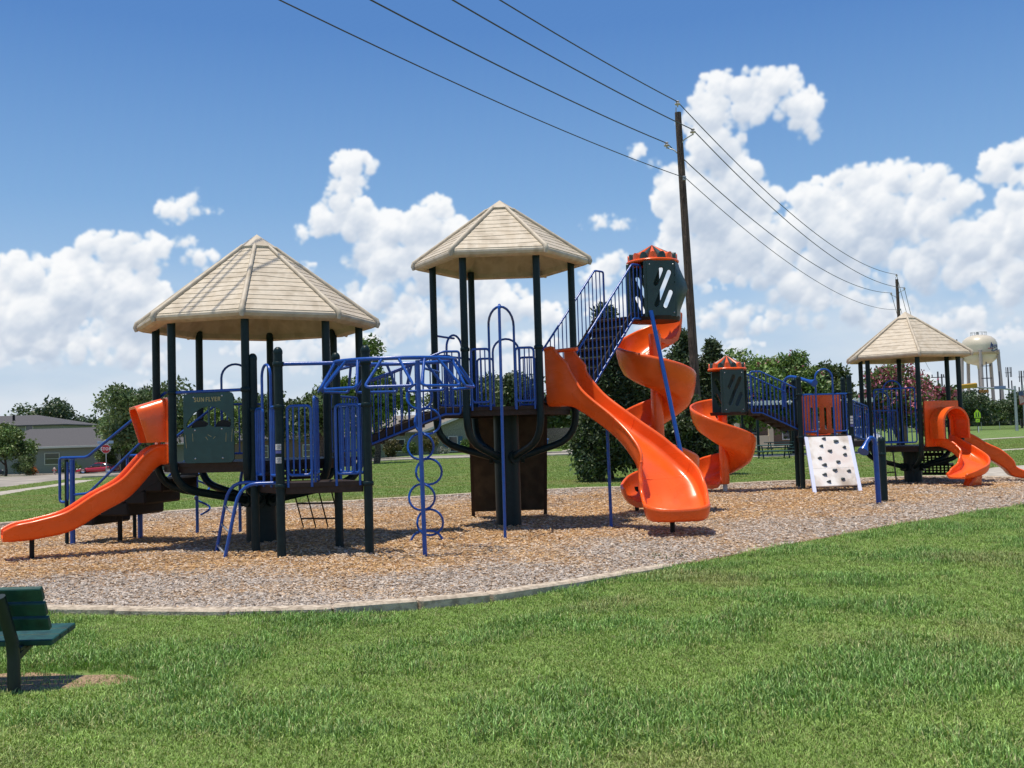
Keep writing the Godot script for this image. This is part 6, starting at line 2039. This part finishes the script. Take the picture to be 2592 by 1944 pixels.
	for i in 14:
		var a := on_ground(56 + 2.6 * i, -146.0)
		var fm := MB.new(); fm.tube(PackedVector3Array([a, a + up * 1.25]), 0.035, 6)
		put("fence_post", fm, M.galv, F)
	var fw := MB.new()
	for j in 9: fw.tube(PackedVector3Array([on_ground(56, -146, 0.1 + 0.14 * j), on_ground(89.8, -146, 0.1 + 0.14 * j)]), 0.012 if j < 8 else 0.03, 4, false)
	for i in 240: fw.tube(PackedVector3Array([on_ground(56 + 0.14 * i, -146, 0.05), on_ground(56 + 0.14 * i, -146, 1.22)]), 0.01, 3, false)
	var fo := put("fence_wires", fw, M.black, F); fo.set_meta("kind", "stuff")

# ---------------------------------------------------------------- trees, shrubs and grass

func build_trees() -> void:
	var oak := Color(0.085, 0.13, 0.042)
	var mid := Color(0.12, 0.19, 0.05)
	var fresh := Color(0.15, 0.25, 0.05)
	var dark := Color(0.06, 0.095, 0.04)
	var far := {"leaf": 0.5, "leaves": 12}
	tree("shade_tree", "dark round oak rising behind the roofs at the far left", -84.5, -186, 13.2, 6.6, 3.5, dark * 1.2, 900, {"leaf": 0.6, "lobes": 20})
	tree("shade_tree", "dark tree at the left edge of the picture behind the roof", -97, -184, 10.8, 5.5, 3.0, dark * 1.2, 700, {"leaf": 0.6})
	tree("shade_tree", "lower dark tree between the roof and the round oak", -72, -180, 9.4, 5.0, 2.5, dark * 1.3, 600, {"leaf": 0.6})
	tree("garden_tree", "small round garden tree in front of the grey house at the left", -57.6, -116.5, 5.7, 3.3, 1.0, mid, 1100, {"leaf": 0.28, "lobes": 16})
	tree("shade_tree", "large loose oak behind the hooded wave slide", -37.0, -103.5, 10.3, 5.3, 2.1, oak * 1.2, 1500, {"leaf": 0.38, "lobes": 26})
	tree("shade_tree", "lighter green tree at the left side of the large loose oak", -45.5, -121, 8.2, 4.2, 1.5, mid, 800, {"leaf": 0.42})
	tree("shade_tree", "yellow-green tree behind the green play panel", -30.3, -106, 8.0, 4.4, 1.6, mid * 1.2, 1000, {"leaf": 0.36})
	tree("shade_tree", "dark forked tree behind the lower square deck", -18.0, -96, 8.4, 3.3, 2.2, oak, 1100, {"leaf": 0.34})
	tree("shade_tree", "dark tree just left of the forked tree", -23.0, -99, 7.8, 3.4, 1.8, oak, 900, {"leaf": 0.36})
	tree("broadleaf_tree", "bright glossy green tree behind the overhead ring climber", -10.0, -74.5, 9.2, 2.9, 1.7, fresh * 0.85, 1300, {"leaf": 0.3, "lobes": 18, "slim": 0.6})
	tree("shade_tree", "dark tree filling the gap right of the bright glossy tree", -5.8, -126, 9.5, 4.6, 2.0, oak, 900, {"leaf": 0.45})
	tree("shade_tree", "dark tree behind the second tower", -0.6, -136, 11.2, 5.2, 2.2, dark * 1.2, 1000, {"leaf": 0.5})
	tree("shade_tree", "dark tree right of the second tower above the wooden fence", 5.4, -138, 8.6, 4.4, 1.8, oak, 800, {"leaf": 0.5})
	tree("shade_tree", "lighter tree above the wooden fence beside the cedars", 10.5, -136, 7.8, 4.4, 1.6, mid, 800, {"leaf": 0.5})
	tree("shade_tree", "dark far tree left of the forked tree between the houses", -28, -140, 9.0, 5.5, 2.0, oak, 800, {"leaf": 0.5})
	# cedars behind the spiral slides
	var ced := Color(0.05, 0.078, 0.03)
	var co := {"leaf": 0.15, "lobes": 34, "cone": 0.7, "slim": 0.42, "leaves": 16, "trunk": 0.12, "group": "cedars behind the spiral slides"}
	tree("cedar", "tall narrow dark cedar rising behind the stairs to the tall spiral slide", 3.3, -36.6, 6.1, 1.75, 0.05, ced, 4200, co)
	tree("cedar", "low spreading cedar at the left of the clump", 2.95, -35.3, 2.7, 1.15, 0.0, ced * 1.3, 2400, co.merged({"cone": 0.3}, true))
	tree("cedar", "cedar behind the middle of the tall spiral slide", 4.75, -36.6, 4.6, 1.6, 0.0, ced, 3600, co)
	tree("cedar", "pointed brighter cedar to the left of the wooden pole", 6.35, -38.0, 5.25, 1.15, 0.0, ced * 1.45, 3000, co)
	tree("cedar", "pointed cedar to the right of the wooden pole", 7.4, -38.2, 4.9, 1.1, 0.0, ced * 1.3, 2600, co)
	tree("cedar", "broad low cedar in front of the wooden pole", 6.0, -36.2, 3.0, 1.5, 0.0, ced * 1.1, 2800, co.merged({"cone": 0.4}, true))
	# right-hand side
	var pinky := [Color(0.42, 0.12, 0.2), 0.03]
	tree("crape_myrtle", "broad green crape myrtle with a pink tinge behind the short spiral slide", 16.9, -74.5, 7.4, 3.3, 1.3, mid * 1.35, 2200, {"leaf": 0.28, "accent": pinky, "lobes": 22})
	tree("crape_myrtle", "taller green crape myrtle behind the blue stair rail", 20.3, -75.5, 7.7, 2.7, 1.3, mid * 1.25, 2000, {"leaf": 0.28, "accent": [Color(0.4, 0.12, 0.18), 0.05], "lobes": 20})
	tree("shade_tree", "dark tree behind the slotted orange panel", 24.6, -80.5, 6.5, 2.4, 1.2, oak, 1000, {"leaf": 0.32})
	tree("crape_myrtle", "pink flowering crape myrtle behind the right tower", 23.1, -62.0, 5.45, 2.2, 1.1, mid * 0.9, 1500, {"leaf": 0.22, "accent": [Color(0.48, 0.15, 0.22), 0.5], "lobes": 18})
	tree("shade_tree", "small green tree right of the pink crape myrtle", 26.2, -64.5, 4.7, 1.6, 0.9, mid, 900, {"leaf": 0.24, "accent": [Color(0.5, 0.13, 0.22), 0.3]})
	tree("shade_tree", "dark rounded tree behind the school sign", 62.0, -158, 6.0, 4.6, 1.0, dark, 900, {"leaf": 0.42})
	tree("shade_tree", "dark rounded tree left of the signal mast", 70.5, -160, 6.2, 4.8, 1.0, dark, 900, {"leaf": 0.42})
	tree("shade_tree", "low dark tree behind the straight orange slide", 52.5, -160, 5.4, 4.4, 0.8, dark * 1.2, 800, {"leaf": 0.42})
	tree("shade_tree", "low dark tree behind the posts of the right tower", 44.0, -158, 5.6, 4.4, 0.8, dark * 1.3, 800, {"leaf": 0.42})
	tree("shade_tree", "lighter thin tree under the water tower", 66.0, -168, 9.4, 2.4, 3.0, mid, 500, {"leaf": 0.42})
	tree("shade_tree", "dark tree at the right edge beyond the banner", 83.0, -168, 5.8, 5.0, 0.9, dark * 1.2, 800, {"leaf": 0.42})
	# far-off woods along the horizon
	var wr := RandomNumberGenerator.new(); wr.seed = 88
	var wx2 := []; var wc2 := []
	for i in 9000:
		var a := wr.randf_range(-0.62, 0.62)
		var d := wr.randf_range(255.0, 300.0)
		var px := sin(a) * d; var pz := -cos(a) * d
		var top := 4.6 + 1.6 * sin(a * 37.0) + 1.1 * sin(a * 91.0 + 1.0)
		var s := wr.randf_range(0.8, 1.5)
		wx2.append(Transform3D(Basis(Vector3(wr.randfn(), wr.randfn(), wr.randfn()).normalized(), wr.randf() * TAU).scaled(Vector3(s, s, s)), on_ground(px, pz, wr.randf() * top)))
		wc2.append(oak * wr.randf_range(0.6, 1.3))
	var woods := scatter("distant_woods", clump_mesh(14, 1.1, 1.9, 77), M.leaf, wx2, wc2)
	tag(woods, "low line of distant trees along the horizon behind the houses", "woods")
	# shrubs
	var so := {"category": "shrub", "leaf": 0.16, "trunk": 0.04, "lobes": 10}
	tree("shrub", "tall clipped dark green shrub at the corner of the grey house", -47.9, -121.6, 3.2, 1.5, 0.1, mid * 0.8, 700, so)
	tree("shrub", "yellow-green shrub under the small window of the grey house", -53.6, -124.2, 1.5, 1.0, 0.05, fresh, 350, so)
	tree("shrub", "low dark shrub beside the hydrant", -53.2, -122.5, 1.2, 1.3, 0.05, oak, 350, so)
	tree("shrub", "low orange flowering plant near the far kerb", -56.0, -119.8, 0.8, 0.55, 0.02, Color(0.45, 0.16, 0.03), 200, so)
	tree("shrub", "grey-green shrub at the front of the small garden tree", -54.6, -115.2, 2.4, 1.6, 0.1, oak * 1.3, 500, so)
	var i := 0
	for q in [[-16.2, -115.6, 1.7, 1.0, "dark rounded shrub at the left front of the olive house"], [-13.8, -115.2, 2.1, 1.1, "tall brownish grass-like shrub left of the shutters"], [-11.6, -115.0, 1.5, 0.9, "olive rounded shrub near the loop climber"], [-9.4, -114.6, 2.3, 1.2, "large yellowish shrub below the gable's left end"], [-5.0, -114.9, 1.5, 0.9, "light green shrub right of the shutters"], [-3.3, -115.0, 1.3, 0.9, "small green shrub next to the tower's centre column"], [-8.0, -114.2, 0.6, 0.8, "low pale flowering plants before the gable"]]:
		tree("shrub", q[4], q[0], q[1], q[2], q[3], 0.05, [oak, Color(0.11, 0.1, 0.035), mid * 0.8, Color(0.13, 0.12, 0.035), fresh * 0.8, mid, Color(0.3, 0.32, 0.28)][i], 350, so)
		i += 1
	tree("shrub", "bright green rounded shrub left of the pair by the driveway", 6.1, -112.5, 1.75, 1.5, 0.05, fresh * 1.35, 600, so)
	tree("shrub", "bright green rounded shrub right of the pair by the driveway", 8.6, -113.0, 1.4, 1.2, 0.05, fresh * 1.25, 500, so)

func grass_tuft(blades: int, h: float, spread: float, width: float, seed_: int) -> MB:
	var r := RandomNumberGenerator.new(); r.seed = seed_
	var mb := MB.new()
	for i in blades:
		var a := r.randf() * TAU
		var p := Vector3(cos(a), 0, sin(a)) * spread * r.randf()
		var d := Vector3(r.randfn(), 0, r.randfn()).normalized()
		var hh := h * r.randf_range(0.55, 1.15)
		var lean := hh * r.randf_range(0.15, 0.95)
		var s := d.cross(Vector3.UP) * width * 0.5
		var q := p + Vector3.UP * hh * 0.6 + d * lean * 0.35; var t := p + Vector3.UP * hh * (1.0 - 0.3 * lean / hh) + d * lean
		mb.quad(p - s, p + s, q + s * 0.75, q - s * 0.75, Vector3.UP + d * 0.4)
		mb.tri(q - s * 0.75, q + s * 0.75, t, Vector3.UP + d * 0.2)
	return mb

func build_grass() -> void:
	var o := bed_outline()
	var r := RandomNumberGenerator.new(); r.seed = 404
	var patch := FastNoiseLite.new(); patch.seed = 61; patch.frequency = 0.55; patch.fractal_octaves = 3
	var dry := FastNoiseLite.new(); dry.seed = 62; dry.frequency = 0.22; dry.fractal_octaves = 4
	var sets := [[], [], []]; var tints := [[], [], []]
	for t in 380000:
		var z := -2.9 - 17.0 * pow(r.randf(), 1.55)
		if r.randf() < 0.22: z = -2.9 - r.randf() * 21.0
		var x := r.randf_range(-0.58, 0.6) * (-z + 0.6)
		if Geometry2D.is_point_in_polygon(Vector2(x, z), o): continue
		if edge_close(x, z): continue
		var pn := patch.get_noise_2d(x, z)
		var dn := dry.get_noise_2d(x, z)
		var worn := 1.0 - sm(0.5, 1.15, Vector2((x + 3.6) / 1.15, (z + 7.35) / 0.42).length())
		if r.randf() < worn * 0.93: continue
		var kind := 0
		if r.randf() < 0.22 + 0.6 * pn: kind = 1
		if r.randf() < 0.08 + 0.5 * (pn - 0.08): kind = 2
		var s := r.randf_range(0.75, 1.3) * (1.0 + 0.02 * (-z))
		if worn > 0.2: s *= 0.6
		sets[kind].append(Transform3D(Basis(Vector3.UP, r.randf() * TAU).scaled(Vector3(s, s, s)), on_ground(x, z)))
		var c := Color(0.28, 0.415, 0.095).lerp(Color(0.2, 0.335, 0.072), clampf(pn * 1.4 + 0.25, 0, 1))
		if kind == 2: c = c.lerp(Color(0.19, 0.37, 0.095), 0.5)
		c = c.lerp(Color(0.42, 0.36, 0.17), clampf(sm(0.2, 0.55, dn) * 0.42 + (0.6 if r.randf() < 0.13 else 0.0), 0, 0.85))
		c *= r.randf_range(0.55, 1.5)
		tints[kind].append(c)
	for k in 3:
		tag(scatter("grass_blades", [grass_tuft(12, 0.03, 0.055, 0.0042, 1), grass_tuft(9, 0.046, 0.06, 0.0055, 2), grass_tuft(6, 0.068, 0.055, 0.0066, 3)][k], M.blade, sets[k], tints[k]), ["short mown grass blades all over the near lawn", "slightly longer grass blades in patches on the near lawn", "coarse long grass blades in clumps on the near lawn"][k], "grass", "grass of the near lawn")
	# the lawn beyond the chips
	var fx := []; var fc := []
	for t in 120000:
		var z := -22.0 - 62.0 * pow(r.randf(), 1.5)
		var x := r.randf_range(-0.56, 0.56) * -z
		if Geometry2D.is_point_in_polygon(Vector2(x, z), o): continue
		if edge_close(x, z): continue
		var on_paving := false
		for q in paved:
			if Geometry2D.is_point_in_polygon(Vector2(x, z), q):
				on_paving = true
				break
		if on_paving: continue
		var s := r.randf_range(0.9, 1.7) * (1.0 + (-z - 22.0) * 0.01)
		fx.append(Transform3D(Basis(Vector3.UP, r.randf() * TAU).scaled(Vector3(s, s * 0.8, s)), on_ground(x, z)))
		fc.append((Color(0.24, 0.34, 0.085).lerp(Color(0.33, 0.34, 0.12), sm(0.0, 0.4, dry.get_noise_2d(x * 0.6, z * 2.0)))) * r.randf_range(0.8, 1.25))
	tag(scatter("grass_blades", grass_tuft(10, 0.045, 0.1, 0.009, 4), M.blade, fx, fc), "mown grass on the lawn beyond the wood chips", "grass")
	# bare earth under the bench with a few chips of wood
	var bm := MB.new()
	for i in 40:
		var a0 := TAU * i / 40.0; var a1 := TAU * (i + 1) / 40.0
		var f := func(a: float) -> Vector3:
			var w := 1.0 + 0.16 * sin(a * 3.0 + 1.0) + 0.1 * sin(a * 7.0)
			return on_ground(-3.6 + 0.95 * w * cos(a), -7.33 + 0.28 * w * sin(a), 0.004)
		bm.tri(on_ground(-3.6, -7.35, 0.004), f.call(a0), f.call(a1), Vector3.UP)
	setting(put("bare_earth", bm, textured(mat(0.47, 0.32, 0.19, 0.95), noise_tex(0.05, greys(0.6, 1.0), 63, 256), 2.5, bump_tex(0.12, 64, 6.0, 256), 0.8)), "worn bare earth under the bench")
	# a few weeds in the chips
	var wx := []; var wc := []
	for i in 11:
		var s := r.randf_range(0.5, 0.9)
		wx.append(Transform3D(Basis(Vector3.UP, r.randf() * TAU).scaled(Vector3(s, s, s)), Vector3(1.9 + r.randfn(0, 0.25), 0.0, -13.2 + r.randfn(0, 0.22))))
		wc.append(Color(0.09, 0.14, 0.04))
	tag(scatter("weeds", grass_tuft(6, 0.1, 0.06, 0.012, 5), M.blade, wx, wc), "few small green weeds in the wood chips near the kerb", "weeds")

func edge_close(x: float, z: float) -> bool:
	var p := Vector2(x, z)
	for L in [KERB_NEAR, KERB_FAR]:
		for i in L.size() - 1:
			var c := Geometry2D.get_closest_point_to_segment(p, Vector2(L[i][0], L[i][1]), Vector2(L[i + 1][0], L[i + 1][1]))
			if p.distance_squared_to(c) < (0.0100 if x < 0.6 else 0.0004): return true
	return false
